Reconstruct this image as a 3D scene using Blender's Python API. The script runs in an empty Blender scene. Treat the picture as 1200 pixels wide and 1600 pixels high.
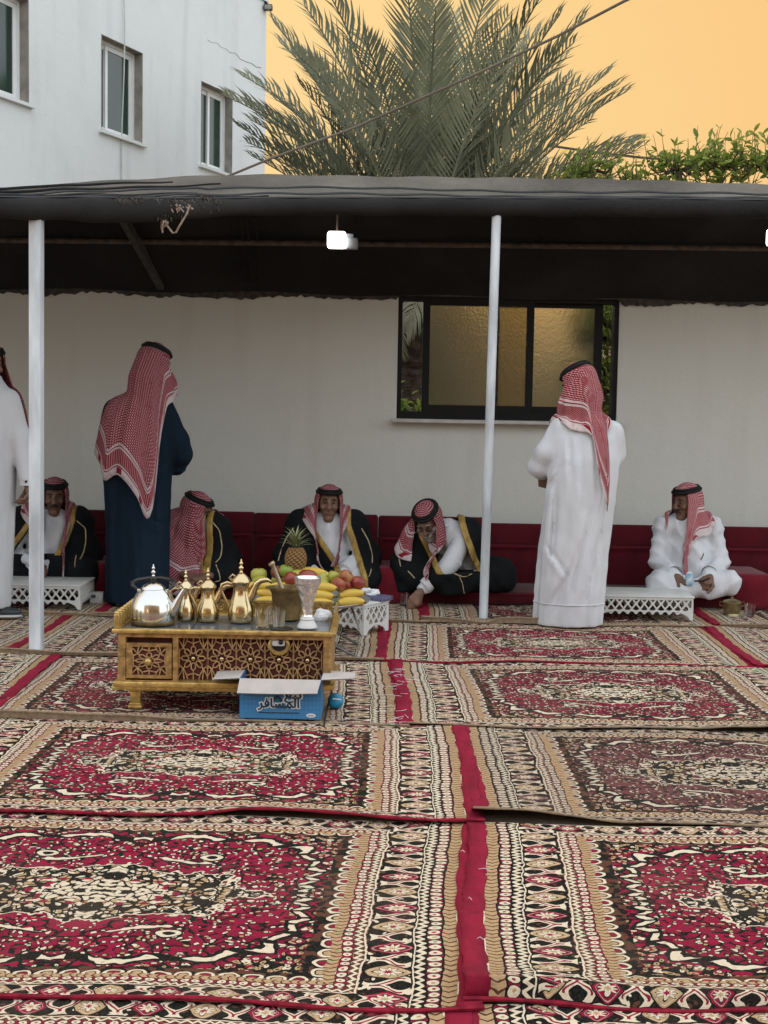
import bpy, bmesh, math, random
import numpy as np
from mathutils import Vector, Matrix, Euler

# ------------------------------------------------------------------ camera, world, sun, exposure
SC = bpy.context.scene
COL = SC.collection
F_PX, CAM_H = 2080.0, 1.30
PITCH, ROLL = math.atan(160 / F_PX), math.radians(1.0)
cd = bpy.data.cameras.new('camera')
cd.sensor_fit = 'VERTICAL'; cd.sensor_height = 36.0; cd.lens = 36.0 * F_PX / 1600.0
cd.clip_start = 0.05; cd.clip_end = 2000
cam = bpy.data.objects.new('camera', cd); COL.objects.link(cam)
cam.matrix_world = (Matrix.Translation((0, 0, CAM_H)) @ Matrix.Rotation(math.pi / 2 - PITCH, 4, 'X')
                    @ Matrix.Rotation(ROLL, 4, 'Z'))
SC.camera = cam
SC.view_settings.view_transform = 'Standard'; SC.view_settings.look = 'None'
SC.view_settings.exposure = EXPOSURE = 0.25; SC.view_settings.gamma = 1.0
SC.view_settings.use_curve_mapping = False

SUN_EL, SUN_AZ = math.radians(4.0), math.radians(-22.0)      # azimuth from +Y towards +X
W = bpy.data.worlds.new('World'); SC.world = W; W.use_nodes = True
def build_world():
    nt = W.node_tree; N = nt.nodes; L = nt.links
    bg = N['Background']
    sky = N.new('ShaderNodeTexSky'); sky.sky_type = 'NISHITA'; sky.sun_disc = False
    sky.sun_elevation = SUN_EL; sky.sun_rotation = SUN_AZ
    sky.air_density = 1.0; sky.dust_density = 0.6; sky.ozone_density = 1.6
    tc = N.new('ShaderNodeTexCoord')
    # wide afterglow: soft function of the direction towards the low sun (dusk haze)
    dot = N.new('ShaderNodeVectorMath'); dot.operation = 'DOT_PRODUCT'
    dot.inputs[1].default_value = (math.sin(SUN_AZ), math.cos(SUN_AZ), 0.10)
    L.new(tc.outputs['Generated'], dot.inputs[0])
    mr = N.new('ShaderNodeMapRange'); mr.interpolation_type = 'SMOOTHSTEP'
    mr.inputs['From Min'].default_value = 0.15; mr.inputs['From Max'].default_value = 0.80
    L.new(dot.outputs['Value'], mr.inputs['Value'])
    ramp = N.new('ShaderNodeValToRGB')
    ramp.color_ramp.elements[0].position = 0.0; ramp.color_ramp.elements[0].color = (8.1, 5.1, 2.0, 1)
    ramp.color_ramp.elements[1].position = 1.0; ramp.color_ramp.elements[1].color = (8.6, 6.3, 2.9, 1)
    mr2 = N.new('ShaderNodeMapRange'); mr2.inputs['From Min'].default_value = 0.80; mr2.inputs['From Max'].default_value = 1.0
    L.new(dot.outputs['Value'], mr2.inputs['Value']); L.new(mr2.outputs[0], ramp.inputs[0])
    # the rest of the dusk dome: Nishita plus a pale even veil of high haze
    veil = N.new('ShaderNodeMix'); veil.data_type = 'RGBA'; veil.blend_type = 'ADD'
    veil.inputs['Factor'].default_value = 1.0
    veil.inputs['B'].default_value = (11.6, 12.0, 12.6, 1)
    L.new(sky.outputs[0], veil.inputs['A'])
    # the glow turns pinker low down, with faint uneven haze
    sxyz = N.new('ShaderNodeSeparateXYZ'); L.new(tc.outputs['Generated'], sxyz.inputs[0])
    low = N.new('ShaderNodeMapRange'); low.inputs['From Min'].default_value = .36; low.inputs['From Max'].default_value = .08
    L.new(sxyz.outputs['Z'], low.inputs['Value'])
    mp = N.new('ShaderNodeMapping'); mp.inputs['Scale'].default_value = (1, 1, 4); L.new(tc.outputs['Generated'], mp.inputs['Vector'])
    nz = N.new('ShaderNodeTexNoise'); nz.inputs['Scale'].default_value = 3.2; nz.inputs['Detail'].default_value = 4.0; L.new(mp.outputs[0], nz.inputs['Vector'])
    hz = N.new('ShaderNodeMath'); hz.operation = 'MULTIPLY_ADD'; hz.inputs[1].default_value = .9; hz.inputs[2].default_value = -.2; L.new(nz.outputs['Fac'], hz.inputs[0])
    ml = N.new('ShaderNodeMath'); ml.operation = 'MULTIPLY'; ml.use_clamp = True; L.new(low.outputs[0], ml.inputs[0]); L.new(hz.outputs[0], ml.inputs[1])
    pk = N.new('ShaderNodeMix'); pk.data_type = 'RGBA'; pk.inputs['B'].default_value = (8.5, 5.3, 2.9, 1)
    L.new(ml.outputs[0], pk.inputs['Factor']); L.new(ramp.outputs[0], pk.inputs['A'])
    mx = N.new('ShaderNodeMix'); mx.data_type = 'RGBA'
    L.new(mr.outputs[0], mx.inputs['Factor']); L.new(veil.outputs['Result'], mx.inputs['A']); L.new(pk.outputs['Result'], mx.inputs['B'])
    L.new(mx.outputs['Result'], bg.inputs['Color'])
    bg.inputs['Strength'].default_value = 0.10
build_world()
sd = bpy.data.lights.new('sun', 'SUN'); sd.energy = 2.0; sd.angle = math.radians(10); sd.color = (1.0, 0.72, 0.42)
sun = bpy.data.objects.new('sun', sd); COL.objects.link(sun)
sdir = Vector((math.sin(SUN_AZ) * math.cos(SUN_EL), math.cos(SUN_AZ) * math.cos(SUN_EL), math.sin(SUN_EL)))
sun.rotation_euler = sdir.to_track_quat('Z', 'Y').to_euler(); sun.location = sdir * 60

# ------------------------------------------------------------------ helpers
rnd = random.Random(7)
R = math.radians
def ray(px, py):
    x, y = px - 600.0, -(py - 800.0)
    c, s = math.cos(ROLL), math.sin(ROLL)
    x, y = c * x - s * y, s * x + c * y
    cp, sp = math.cos(PITCH), math.sin(PITCH)
    return np.array([x, F_PX * cp + y * sp, -F_PX * sp + y * cp])
def at(px, py, Y):
    """world point at distance Y on the sight line of a photograph pixel"""
    r = ray(px, py); t = Y / r[1]
    return Vector((r[0] * t, Y, CAM_H + r[2] * t))
def ground(px, py, z=0.0):
    r = ray(px, py); t = (z - CAM_H) / r[2]
    return Vector((r[0] * t, r[1] * t, z))

class MB:
    """collects geometry; build() links it as ONE mesh object"""
    def __init__(s): s.v = []; s.f = []; s.uv = []
    def add(s, verts, faces, uvs=None):
        o = len(s.v); s.v.extend([tuple(map(float, p)) for p in verts])
        for i, f in enumerate(faces):
            s.f.append(tuple(o + k for k in f))
            s.uv.append([(0, 0)] * len(f) if uvs is None else [uvs[k] for k in f])
        return s
    def box(s, c, d, rot=None):
        x, y, z = d[0] / 2, d[1] / 2, d[2] / 2
        vs = [Vector(p) for p in [(-x,-y,-z),(x,-y,-z),(x,y,-z),(-x,y,-z),(-x,-y,z),(x,-y,z),(x,y,z),(-x,y,z)]]
        if rot is not None: vs = [rot @ p for p in vs]
        vs = [p + Vector(c) for p in vs]
        return s.add(vs, [(0,3,2,1),(4,5,6,7),(0,1,5,4),(1,2,6,5),(2,3,7,6),(3,0,4,7)])
    def rbox(s, c, d, r=0.01, seg=2, rot=None):
        bm = bmesh.new(); bmesh.ops.create_cube(bm, size=1.0)
        for v in bm.verts: v.co = Vector((v.co.x * d[0], v.co.y * d[1], v.co.z * d[2]))
        bmesh.ops.bevel(bm, geom=list(bm.edges), offset=min(r, min(d) * .49), segments=seg, profile=0.5, affect='EDGES')
        bm.verts.index_update()
        vs = [(rot @ v.co if rot is not None else v.co) + Vector(c) for v in bm.verts]
        s.add(vs, [tuple(v.index for v in f.verts) for f in bm.faces]); bm.free(); return s
    def bar(s, a, b, w, h=None):
        a, b = Vector(a), Vector(b); d = b - a
        q = d.to_track_quat('X', 'Z').to_matrix()
        return s.box((a + b) / 2, (d.length, w, h or w), q)
    def tube(s, pts, r, n=8, caps=True):
        pts = [Vector(p) for p in pts]; rs = r if isinstance(r, (list, tuple)) else [r] * len(pts)
        rings = []; up = None
        for i, p in enumerate(pts):
            t = (pts[min(i + 1, len(pts) - 1)] - pts[max(i - 1, 0)])
            t = t.normalized() if t.length > 1e-9 else Vector((0, 0, 1))
            if up is None:
                up = t.orthogonal().normalized()
            else:
                up = (up - t * up.dot(t)); up = up.normalized() if up.length > 1e-6 else t.orthogonal().normalized()
            w = t.cross(up)
            rings.append([p + (up * math.cos(2 * math.pi * k / n) + w * math.sin(2 * math.pi * k / n)) * rs[i] for k in range(n)])
        vs = [q for rg in rings for q in rg]; fs = []
        for i in range(len(pts) - 1):
            for k in range(n):
                a = i * n + k; b = i * n + (k + 1) % n
                fs.append((a, b, b + n, a + n))
        if caps:
            fs.append(tuple(range(n - 1, -1, -1))); m = (len(pts) - 1) * n; fs.append(tuple(m + k for k in range(n)))
        return s.add(vs, fs)
    def lathe(s, prof, c=(0, 0, 0), n=24, cap=True, sx=1, sy=1):
        c = Vector(c); vs = []; fs = []
        for (r, z) in prof:
            for k in range(n):
                a = 2 * math.pi * k / n; vs.append(c + Vector((r * sx * math.cos(a), r * sy * math.sin(a), z)))
        for i in range(len(prof) - 1):
            for k in range(n):
                a = i * n + k; b = i * n + (k + 1) % n; fs.append((a, b, b + n, a + n))
        if cap:
            fs.append(tuple(range(n - 1, -1, -1))); m = (len(prof) - 1) * n; fs.append(tuple(m + k for k in range(n)))
        return s.add(vs, fs)
    def ball(s, c, r, n=12, m=8, rot=None):
        rr = r if isinstance(r, (tuple, list)) else (r, r, r)
        vs = []; fs = []
        for i in range(m + 1):
            th = math.pi * i / m
            for k in range(n):
                a = 2 * math.pi * k / n
                p = Vector((rr[0] * math.sin(th) * math.cos(a), rr[1] * math.sin(th) * math.sin(a), rr[2] * math.cos(th)))
                if rot is not None: p = rot @ p
                vs.append(p + Vector(c))
        for i in range(m):
            for k in range(n):
                a = i * n + k; b = i * n + (k + 1) % n; fs.append((a, a + n, b + n, b))
        return s.add(vs, fs)
    def prism(s, pts, y0, y1, plane='xz'):
        """closed outline extruded between two depths"""
        n = len(pts)
        if plane == 'xz': vs = [(p[0], y0, p[1]) for p in pts] + [(p[0], y1, p[1]) for p in pts]
        elif plane == 'yz': vs = [(y0, p[0], p[1]) for p in pts] + [(y1, p[0], p[1]) for p in pts]
        else: vs = [(p[0], p[1], y0) for p in pts] + [(p[0], p[1], y1) for p in pts]
        fs = [tuple(range(n)), tuple(range(2 * n - 1, n - 1, -1))]
        for k in range(n):
            fs.append((k, k + n, (k + 1) % n + n, (k + 1) % n))
        return s.add(vs, fs)
    def grid(s, P, UV=None):
        nu, nv = len(P), len(P[0]); vs = [p for row in P for p in row]
        uv = None if UV is None else [q for row in UV for q in row]
        fs = [(i * nv + j, (i + 1) * nv + j, (i + 1) * nv + j + 1, i * nv + j + 1) for i in range(nu - 1) for j in range(nv - 1)]
        return s.add(vs, fs, uv)
    def mesh(s, name, smooth=True, angle=40):
        m = bpy.data.meshes.new(name); m.from_pydata(s.v, [], s.f)
        if any(any(q != (0, 0) for q in u) for u in s.uv[:60] + s.uv[-60:]):
            ul = m.uv_layers.new(name='UVMap')
            ul.data.foreach_set('uv', np.array([c for u in s.uv for q in u for c in q], dtype=np.float32))
        m.validate(); fix_normals(m)
        if smooth:
            m.polygons.foreach_set('use_smooth', [True] * len(m.polygons))
            if angle: m.set_sharp_from_angle(angle=R(angle))
        m.update(); return m
    def build(s, name, mt, parent=None, smooth=True, angle=40, label=None):
        return link(name, s.mesh(name, smooth, angle), mt, parent, label)
def fix_normals(m):
    bm = bmesh.new(); bm.from_mesh(m); bmesh.ops.recalc_face_normals(bm, faces=list(bm.faces)); bm.to_mesh(m); bm.free()
def link(name, mesh, mt, parent=None, label=None):
    o = bpy.data.objects.new(name, mesh); COL.objects.link(o)
    if mt is not None and len(mesh.materials) == 0: mesh.materials.append(mt)
    if parent is not None: o.parent = parent
    if label: o['label'] = label
    return o
def tag(o, label, cat, group=None):
    o['label'] = label; o['category'] = cat
    if group: o['group'] = group
    return o
def thing(name, label, cat, loc=(0, 0, 0), rz=0.0, group=None):
    o = bpy.data.objects.new(name, None); COL.objects.link(o); o.empty_display_size = .1
    o.location = loc; o.rotation_euler = (0, 0, rz)
    return tag(o, label, cat, group)
def struct(o): o['kind'] = 'structure'; return o
def dup(o, loc=None, rz=None, label=None, parent=None):
    c = o.copy(); COL.objects.link(c)
    if parent is not None: c.parent = parent
    for ch in list(o.children): dup(ch, parent=c)
    if loc is not None: c.location = loc
    if rz is not None: c.rotation_euler = (0, 0, rz)
    if label: c['label'] = label
    return c

# ------------------------------------------------------------------ node expressions
class Ex:
    """a scalar socket with arithmetic"""
    nt = None
    def __init__(s, k): s.k = k
    @staticmethod
    def m(op, *a):
        n = Ex.nt.nodes.new('ShaderNodeMath'); n.operation = op
        for i, x in enumerate(a):
            if isinstance(x, Ex): Ex.nt.links.new(x.k, n.inputs[i])
            else: n.inputs[i].default_value = float(x)
        return Ex(n.outputs[0])
    def __add__(a, b): return Ex.m('ADD', a, b)
    __radd__ = __add__
    def __sub__(a, b): return Ex.m('SUBTRACT', a, b)
    def __rsub__(a, b): return Ex.m('SUBTRACT', b, a)
    def __mul__(a, b): return Ex.m('MULTIPLY', a, b)
    __rmul__ = __mul__
    def __truediv__(a, b): return Ex.m('DIVIDE', a, b)
    def __lt__(a, b): return Ex.m('LESS_THAN', a, b)
    def __gt__(a, b): return Ex.m('GREATER_THAN', a, b)
def eabs(a): return Ex.m('ABSOLUTE', a)
def emin(a, b): return Ex.m('MINIMUM', a, b)
def emax(a, b): return Ex.m('MAXIMUM', a, b)
def efr(a): return Ex.m('FRACT', a)
def efl(a): return Ex.m('FLOOR', a)
def esin(a): return Ex.m('SINE', a)
def esqrt(a): return Ex.m('SQRT', a)
def epow(a, b): return Ex.m('POWER', a, b)
def eat2(a, b): return Ex.m('ARCTAN2', a, b)
def etri(a): return eabs(efr(a) - .5) * 2.0          # 1 at integers, 0 between
def emixf(a, b, f): return a + (b - a) * f
def cmix(a, b, f, blend='MIX'):
    n = Ex.nt.nodes.new('ShaderNodeMix'); n.data_type = 'RGBA'; n.blend_type = blend
    for sk, x in ((n.inputs['A'], a), (n.inputs['B'], b)):
        if isinstance(x, tuple): sk.default_value = (*x, 1)
        else: Ex.nt.links.new(x, sk)
    if isinstance(f, Ex): Ex.nt.links.new(f.k, n.inputs['Factor'])
    else: n.inputs['Factor'].default_value = f
    return n.outputs['Result']
def evec(x, y, z=0.0):
    n = Ex.nt.nodes.new('ShaderNodeCombineXYZ')
    for i, q in enumerate((x, y, z)):
        if isinstance(q, Ex): Ex.nt.links.new(q.k, n.inputs[i])
        else: n.inputs[i].default_value = q
    return n.outputs[0]
def evor(vec, scale=1.0, feature='F1', rand=1.0):
    n = Ex.nt.nodes.new('ShaderNodeTexVoronoi'); n.feature = feature; n.voronoi_dimensions = '2D'
    n.inputs['Scale'].default_value = scale; n.inputs['Randomness'].default_value = rand
    Ex.nt.links.new(vec, n.inputs['Vector'])
    d = Ex(n.outputs['Distance'])
    if feature == 'DISTANCE_TO_EDGE': return d, None
    sp = Ex.nt.nodes.new('ShaderNodeSeparateColor'); Ex.nt.links.new(n.outputs['Color'], sp.inputs[0])
    return d, Ex(sp.outputs[0])
def enoise(vec, scale=5.0, detail=2.0, dims='3D'):
    n = Ex.nt.nodes.new('ShaderNodeTexNoise'); n.noise_dimensions = dims
    n.inputs['Scale'].default_value = scale; n.inputs['Detail'].default_value = detail
    Ex.nt.links.new(vec, n.inputs['Vector'])
    return Ex(n.outputs['Fac'])
def newmat(name):
    m = bpy.data.materials.new(name); m.use_nodes = True
    Ex.nt = m.node_tree
    return m, m.node_tree, m.node_tree.nodes['Principled BSDF']
def coords(kind='Object'):
    n = Ex.nt.nodes.new('ShaderNodeTexCoord'); return n.outputs[kind]
def sep(v):
    n = Ex.nt.nodes.new('ShaderNodeSeparateXYZ'); Ex.nt.links.new(v, n.inputs[0]); return [Ex(o) for o in n.outputs]
def emap(v, sc=(1, 1, 1), lo=(0, 0, 0)):
    n = Ex.nt.nodes.new('ShaderNodeMapping'); n.inputs['Scale'].default_value = sc; n.inputs['Location'].default_value = lo
    Ex.nt.links.new(v, n.inputs['Vector']); return n.outputs[0]
def bump(b, h, strength=.3, dist=.01):
    n = Ex.nt.nodes.new('ShaderNodeBump'); n.inputs['Strength'].default_value = strength; n.inputs['Distance'].default_value = dist
    Ex.nt.links.new(h.k, n.inputs['Height']); Ex.nt.links.new(n.outputs[0], b.inputs['Normal'])
def setcol(b, c):
    if isinstance(c, tuple): b.inputs['Base Color'].default_value = (*c, 1)
    else: Ex.nt.links.new(c, b.inputs['Base Color'])
def pmat(name, col, rough=.6, metal=0.0, var=.15, vs=6.0, bs=0.0, bst=.3, bd=.004, stretch=(1, 1, 1), spec=.5, sheen=0.0, col2=None, detail=4.0, bdet=3.0):
    """principled surface with noise-mottled colour and fine relief"""
    m, nt, b = newmat(name)
    o = emap(coords(), stretch)
    n = enoise(o, vs, detail)
    f = emin(emax((n - .35) * 3.3, 0.0), 1.0)
    c2 = col2 or tuple(min(1, x * (1 + var)) for x in col)
    c1 = col if col2 else tuple(x * (1 - var) for x in col)
    setcol(b, cmix(c1, c2, f))
    b.inputs['Roughness'].default_value = rough; b.inputs['Metallic'].default_value = metal
    b.inputs['Specular IOR Level'].default_value = spec
    if sheen: b.inputs['Sheen Weight'].default_value = sheen
    if bs: bump(b, enoise(o, bs, bdet), bst, bd)
    return m

M = {}
M['thobe'] = pmat('white_cotton', (.62, .63, .65), .85, var=.05, vs=5, bs=6.0, bst=.85, bd=.05, stretch=(1.6, 1.6, .36), spec=.12, bdet=.6)
M['bisht'] = pmat('black_wool', (.006, .007, .008), .9, var=.3, vs=5, bs=9, bst=.8, bd=.03, spec=.2)
M['navy'] = pmat('navy_wool', (.008, .019, .034), .9, var=.25, vs=4, bs=6, bst=.8, bd=.05, stretch=(1.5, 1.5, .3), spec=.15, bdet=.8)
M['gold_thread'] = pmat('gold_embroidery', (.36, .23, .055), .55, metal=.15, var=.35, vs=30, stretch=(1, 1, .08), bs=60, bst=.5)
M['cord'] = pmat('gold_cord', (.45, .36, .2), .6, var=.2, vs=40)
M['agal'] = pmat('black_cord', (.006, .006, .006), .7, var=.3, vs=40, bs=140, bst=.6, spec=.3)
M['skin'] = pmat('brown_skin', (.175, .092, .060), .55, var=.12, vs=12, bs=90, bst=.15, spec=.35)
M['skin_pale'] = pmat('tan_skin', (.20, .108, .072), .55, var=.12, vs=12, bs=90, bst=.15, spec=.35)
M['hair'] = pmat('dark_hair', (.012, .010, .009), .6, var=.3, vs=60, bs=200, bst=.6)
M['greyhair'] = pmat('grey_beard', (.30, .28, .26), .8, var=.3, vs=60, bs=200, bst=.6)
M['eye'] = pmat('eye_white', (.15, .13, .12), .3, var=.05)
M['iris'] = pmat('iris_dark', (.01, .008, .006), .2, var=.05)
M['lip'] = pmat('lip_skin', (.16, .07, .05), .5, var=.1)
M['leather'] = pmat('dark_sandal', (.03, .035, .04), .5, var=.2, vs=20)
M['brass'] = pmat('polished_brass', (.62, .49, .28), .17, 1.0, var=.08, vs=9)
M['brass_pale'] = pmat('pale_brass', (.68, .56, .36), .15, 1.0, var=.06, vs=9)
M['brass_old'] = pmat('old_bronze', (.22, .155, .07), .5, .85, var=.3, vs=18, bs=60, bst=.3)
M['chrome'] = pmat('polished_steel', (.66, .66, .64), .14, 1.0, var=.04, vs=5)
M['silver'] = pmat('cut_silver', (.82, .83, .86), .2, .85, var=.05)
M['gold_wood'] = pmat('gilded_wood', (.38, .225, .080), .42, .28, var=.4, vs=24, bs=55, bst=.9, bd=.006)
M['gold_bright'] = pmat('gilded_metal', (.56, .385, .13), .34, .65, var=.25, vs=30, bs=60, bst=.6)
M['maroon'] = pmat('maroon_lining', (.095, .016, .014), .75, var=.2, vs=30)
M['blackpl'] = pmat('black_plastic', (.012, .012, .013), .35, var=.1)
M['whitepl'] = pmat('white_plastic', (.62, .62, .59), .45, var=.05, vs=10)
M['whitepaint'] = pmat('white_painted_metal', (.60, .64, .67), .5, var=.28, vs=11, bs=30, bst=.15, stretch=(1, 1, .2))
M['reveal_grey'] = pmat('grey_brown_reveal', (.27, .245, .21), .95, var=.2, vs=8, bs=40, bst=.3)
M['driver'] = pmat('pale_lamp_box', (.30, .34, .38), .5, var=.05)
M['alu'] = pmat('white_aluminium', (.76, .77, .76), .45, var=.04)
M['darkframe'] = pmat('black_aluminium', (.007, .007, .007), .5, var=.15, vs=8, spec=.2)
M['fret'] = pmat('gilded_fretwork', (.47, .29, .13), .45, .2, var=.3, vs=40, bs=60, bst=.5)
M['pipe'] = pmat('brown_pipe', (.085, .062, .044), .7, var=.4, vs=20)
M['steel'] = pmat('thin_steel', (.16, .15, .14), .4, .8, var=.2, vs=20)
M['velvet'] = pmat('red_velvet', (.075, .004, .008), .85, var=.22, vs=7, bs=120, bst=.3, sheen=.15, spec=.15)
M['velvet2'] = pmat('bright_red_velvet', (.13, .006, .014), .85, var=.2, vs=7, bs=120, bst=.3, sheen=.15, spec=.15)
M['bark'] = pmat('palm_bark', (.085, .06, .04), .95, var=.5, vs=14, bs=20, bst=1.0, bd=.03)
M['twig'] = pmat('twig_bark', (.07, .055, .035), .9, var=.3, vs=20)
M['rope'] = pmat('frayed_rope', (.34, .25, .19), .95, var=.3, vs=50, bs=90, bst=.8)
M['cable_w'] = pmat('pale_cable', (.50, .51, .50), .6, var=.1)
M['cable_d'] = pmat('brown_cable', (.16, .13, .10), .7, var=.2, vs=2)
M['tissue'] = pmat('white_tissue', (.75, .75, .76), .9, var=.05)
M['kraft'] = pmat('grey_card', (.50, .46, .43), .9, var=.06, vs=20)
M['card_in'] = pmat('inner_card', (.30, .28, .26), .9, var=.06, vs=20)
M['tan_edge'] = pmat('rug_backing', (.27, .20, .13), .95, var=.2, vs=50, bs=150, bst=.5)
M['crimson'] = pmat('crimson_hem', (.235, .008, .030), .85, var=.22, vs=22, bs=70, bst=.5, bd=.004, stretch=(1, .3, 1), spec=.2)
M['binding'] = pmat('crimson_binding', (.24, .012, .03), .85, var=.3, vs=40, spec=.2)
M['ground'] = pmat('dusty_ground', (.28, .22, .16), .95, var=.25, vs=3, bs=30, bst=.5)
M['purple'] = pmat('violet_box', (.085, .08, .15), .6, var=.4, vs=30)
M['bluepl'] = pmat('blue_plastic', (.01, .20, .36), .35, var=.5, vs=22)
M['ink'] = pmat('dark_print', (.012, .03, .06), .6, var=.1)
M['print_white'] = pmat('white_print', (.72, .74, .76), .6, var=.03)
M['print_teal'] = pmat('teal_print', (.01, .10, .17), .6, var=.15, vs=30)
M['weight'] = pmat('white_marble', (.50, .47, .43), .5, var=.15, vs=8)

def glassmat(name, col, rough=0.0, ior=1.45, bs=0, bst=.3):
    m, nt, b = newmat(name)
    b.inputs['Base Color'].default_value = (*col, 1); b.inputs['Transmission Weight'].default_value = 1.0
    b.inputs['Roughness'].default_value = rough; b.inputs['IOR'].default_value = ior
    if bs: bump(b, enoise(coords(), bs, 2.0), bst, .006)
    return m
M['glass'] = glassmat('clear_glass', (.97, .99, 1.0), .03, 1.45)
M['pane_frost'] = glassmat('bronze_frosted_glass', (.60, .55, .41), .34, 1.3, 55, 1.0)

def stuccomat(name, col, dirt, streak=.5, scale=1.6):
    m, nt, b = newmat(name)
    o = coords(); n1 = enoise(o, scale, 6.0); n2 = enoise(emap(o, (3.0, 3.0, .35)), 1.7, 5.0); n3 = enoise(o, 40, 3.0)
    f = emin(emax((n1 - .5) * 2.2, 0.0), 1.0) * .5 + emin(emax((n2 - .52) * 3.0, 0.0), 1.0) * streak
    c = cmix(col, dirt, emin(f, 1.0) * .75)
    c = cmix(c, tuple(x * .8 for x in col), emin(emax((n3 - .62) * 4, 0.0), 1.0) * .35)
    setcol(b, c); b.inputs['Roughness'].default_value = .9; b.inputs['Specular IOR Level'].default_value = .2
    bump(b, n3 * .5 + enoise(o, 9, 4.0), .35, .012)
    return m
M['stucco'] = stuccomat('pale_stucco', (.70, .725, .725), (.45, .47, .47))
M['wallpaint'] = stuccomat('cream_wall_paint', (.62, .615, .56), (.47, .45, .41), .45, 1.1)
M['farwall'] = stuccomat('tan_yard_wall', (.42, .33, .22), (.30, .23, .16))

def fabricmat(name, lo, hi, dust):
    m, nt, b = newmat(name)
    o = coords(); x, y, z = sep(o)
    fine = enoise(emap(o, (6, 60, 60)), 6.0, 3.0); big = enoise(o, 1.6, 4.0)
    c = cmix(lo, hi, emin(emax((fine * .6 + big * .6 - .42) * 2.6, 0.0), 1.0))
    c = cmix(c, dust, emin(emax((big - .60) * 5.0, 0.0), 1.0) * .5)
    setcol(b, c); b.inputs['Roughness'].default_value = .95; b.inputs['Specular IOR Level'].default_value = .12
    bump(b, fine, .5, .006)
    return m
M['tent'] = fabricmat('black_woven_tent_cloth', (.014, .014, .014), (.040, .038, .037), (.06, .055, .05))
M['tent_top'] = fabricmat('dusty_woven_tent_cloth', (.075, .069, .060), (.20, .186, .16), (.26, .235, .20))
M['tent_lining'] = fabricmat('black_tent_lining', (.016, .016, .017), (.036, .036, .037), (.05, .047, .043))

def shemaghmat(name, red, white=(.60, .53, .52), per=.017):
    """red and white checked head cloth; uv.x across in metres, uv.y = metres from the hem"""
    m, nt, b = newmat(name)
    u, v, _ = sep(coords('UV'))
    n = enoise(coords(), 30, 2.0)
    a = (etri(u * (1 / per)) < .60); c = (etri(v * (1 / per)) < .56)
    f = emax(a * .78, c * 1.0)
    col = cmix(white, red, f)
    def band(lo, hi): return (v > lo) * (v < hi)
    col = cmix(col, white, band(0.0, .20)); 
    col = cmix(col, cmix(red, white, (etri(u * 60) > .6) * .45), band(.070, .165))
    col = cmix(col, red, band(.178, .186)); col = cmix(col, red, band(.052, .060))
    col = cmix(col, red, band(.012, .05) * (etri(u * 4.3) > .80))
    col = cmix(col, tuple(x * .7 for x in red), (n > .62) * .25)
    setcol(b, col); b.inputs['Roughness'].default_value = .9; b.inputs['Specular IOR Level'].default_value = .15
    bump(b, n + f * .3, .3, .004)
    return m
M['shemagh'] = shemaghmat('checked_head_cloth', (.23, .014, .028), (.50, .42, .42))
M['shemagh_deep'] = shemaghmat('deep_red_head_cloth', (.25, .006, .020), (.60, .50, .48), .013)
M['shemagh_pale'] = shemaghmat('pale_checked_head_cloth', (.33, .050, .065), (.60, .52, .51), .015)

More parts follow.
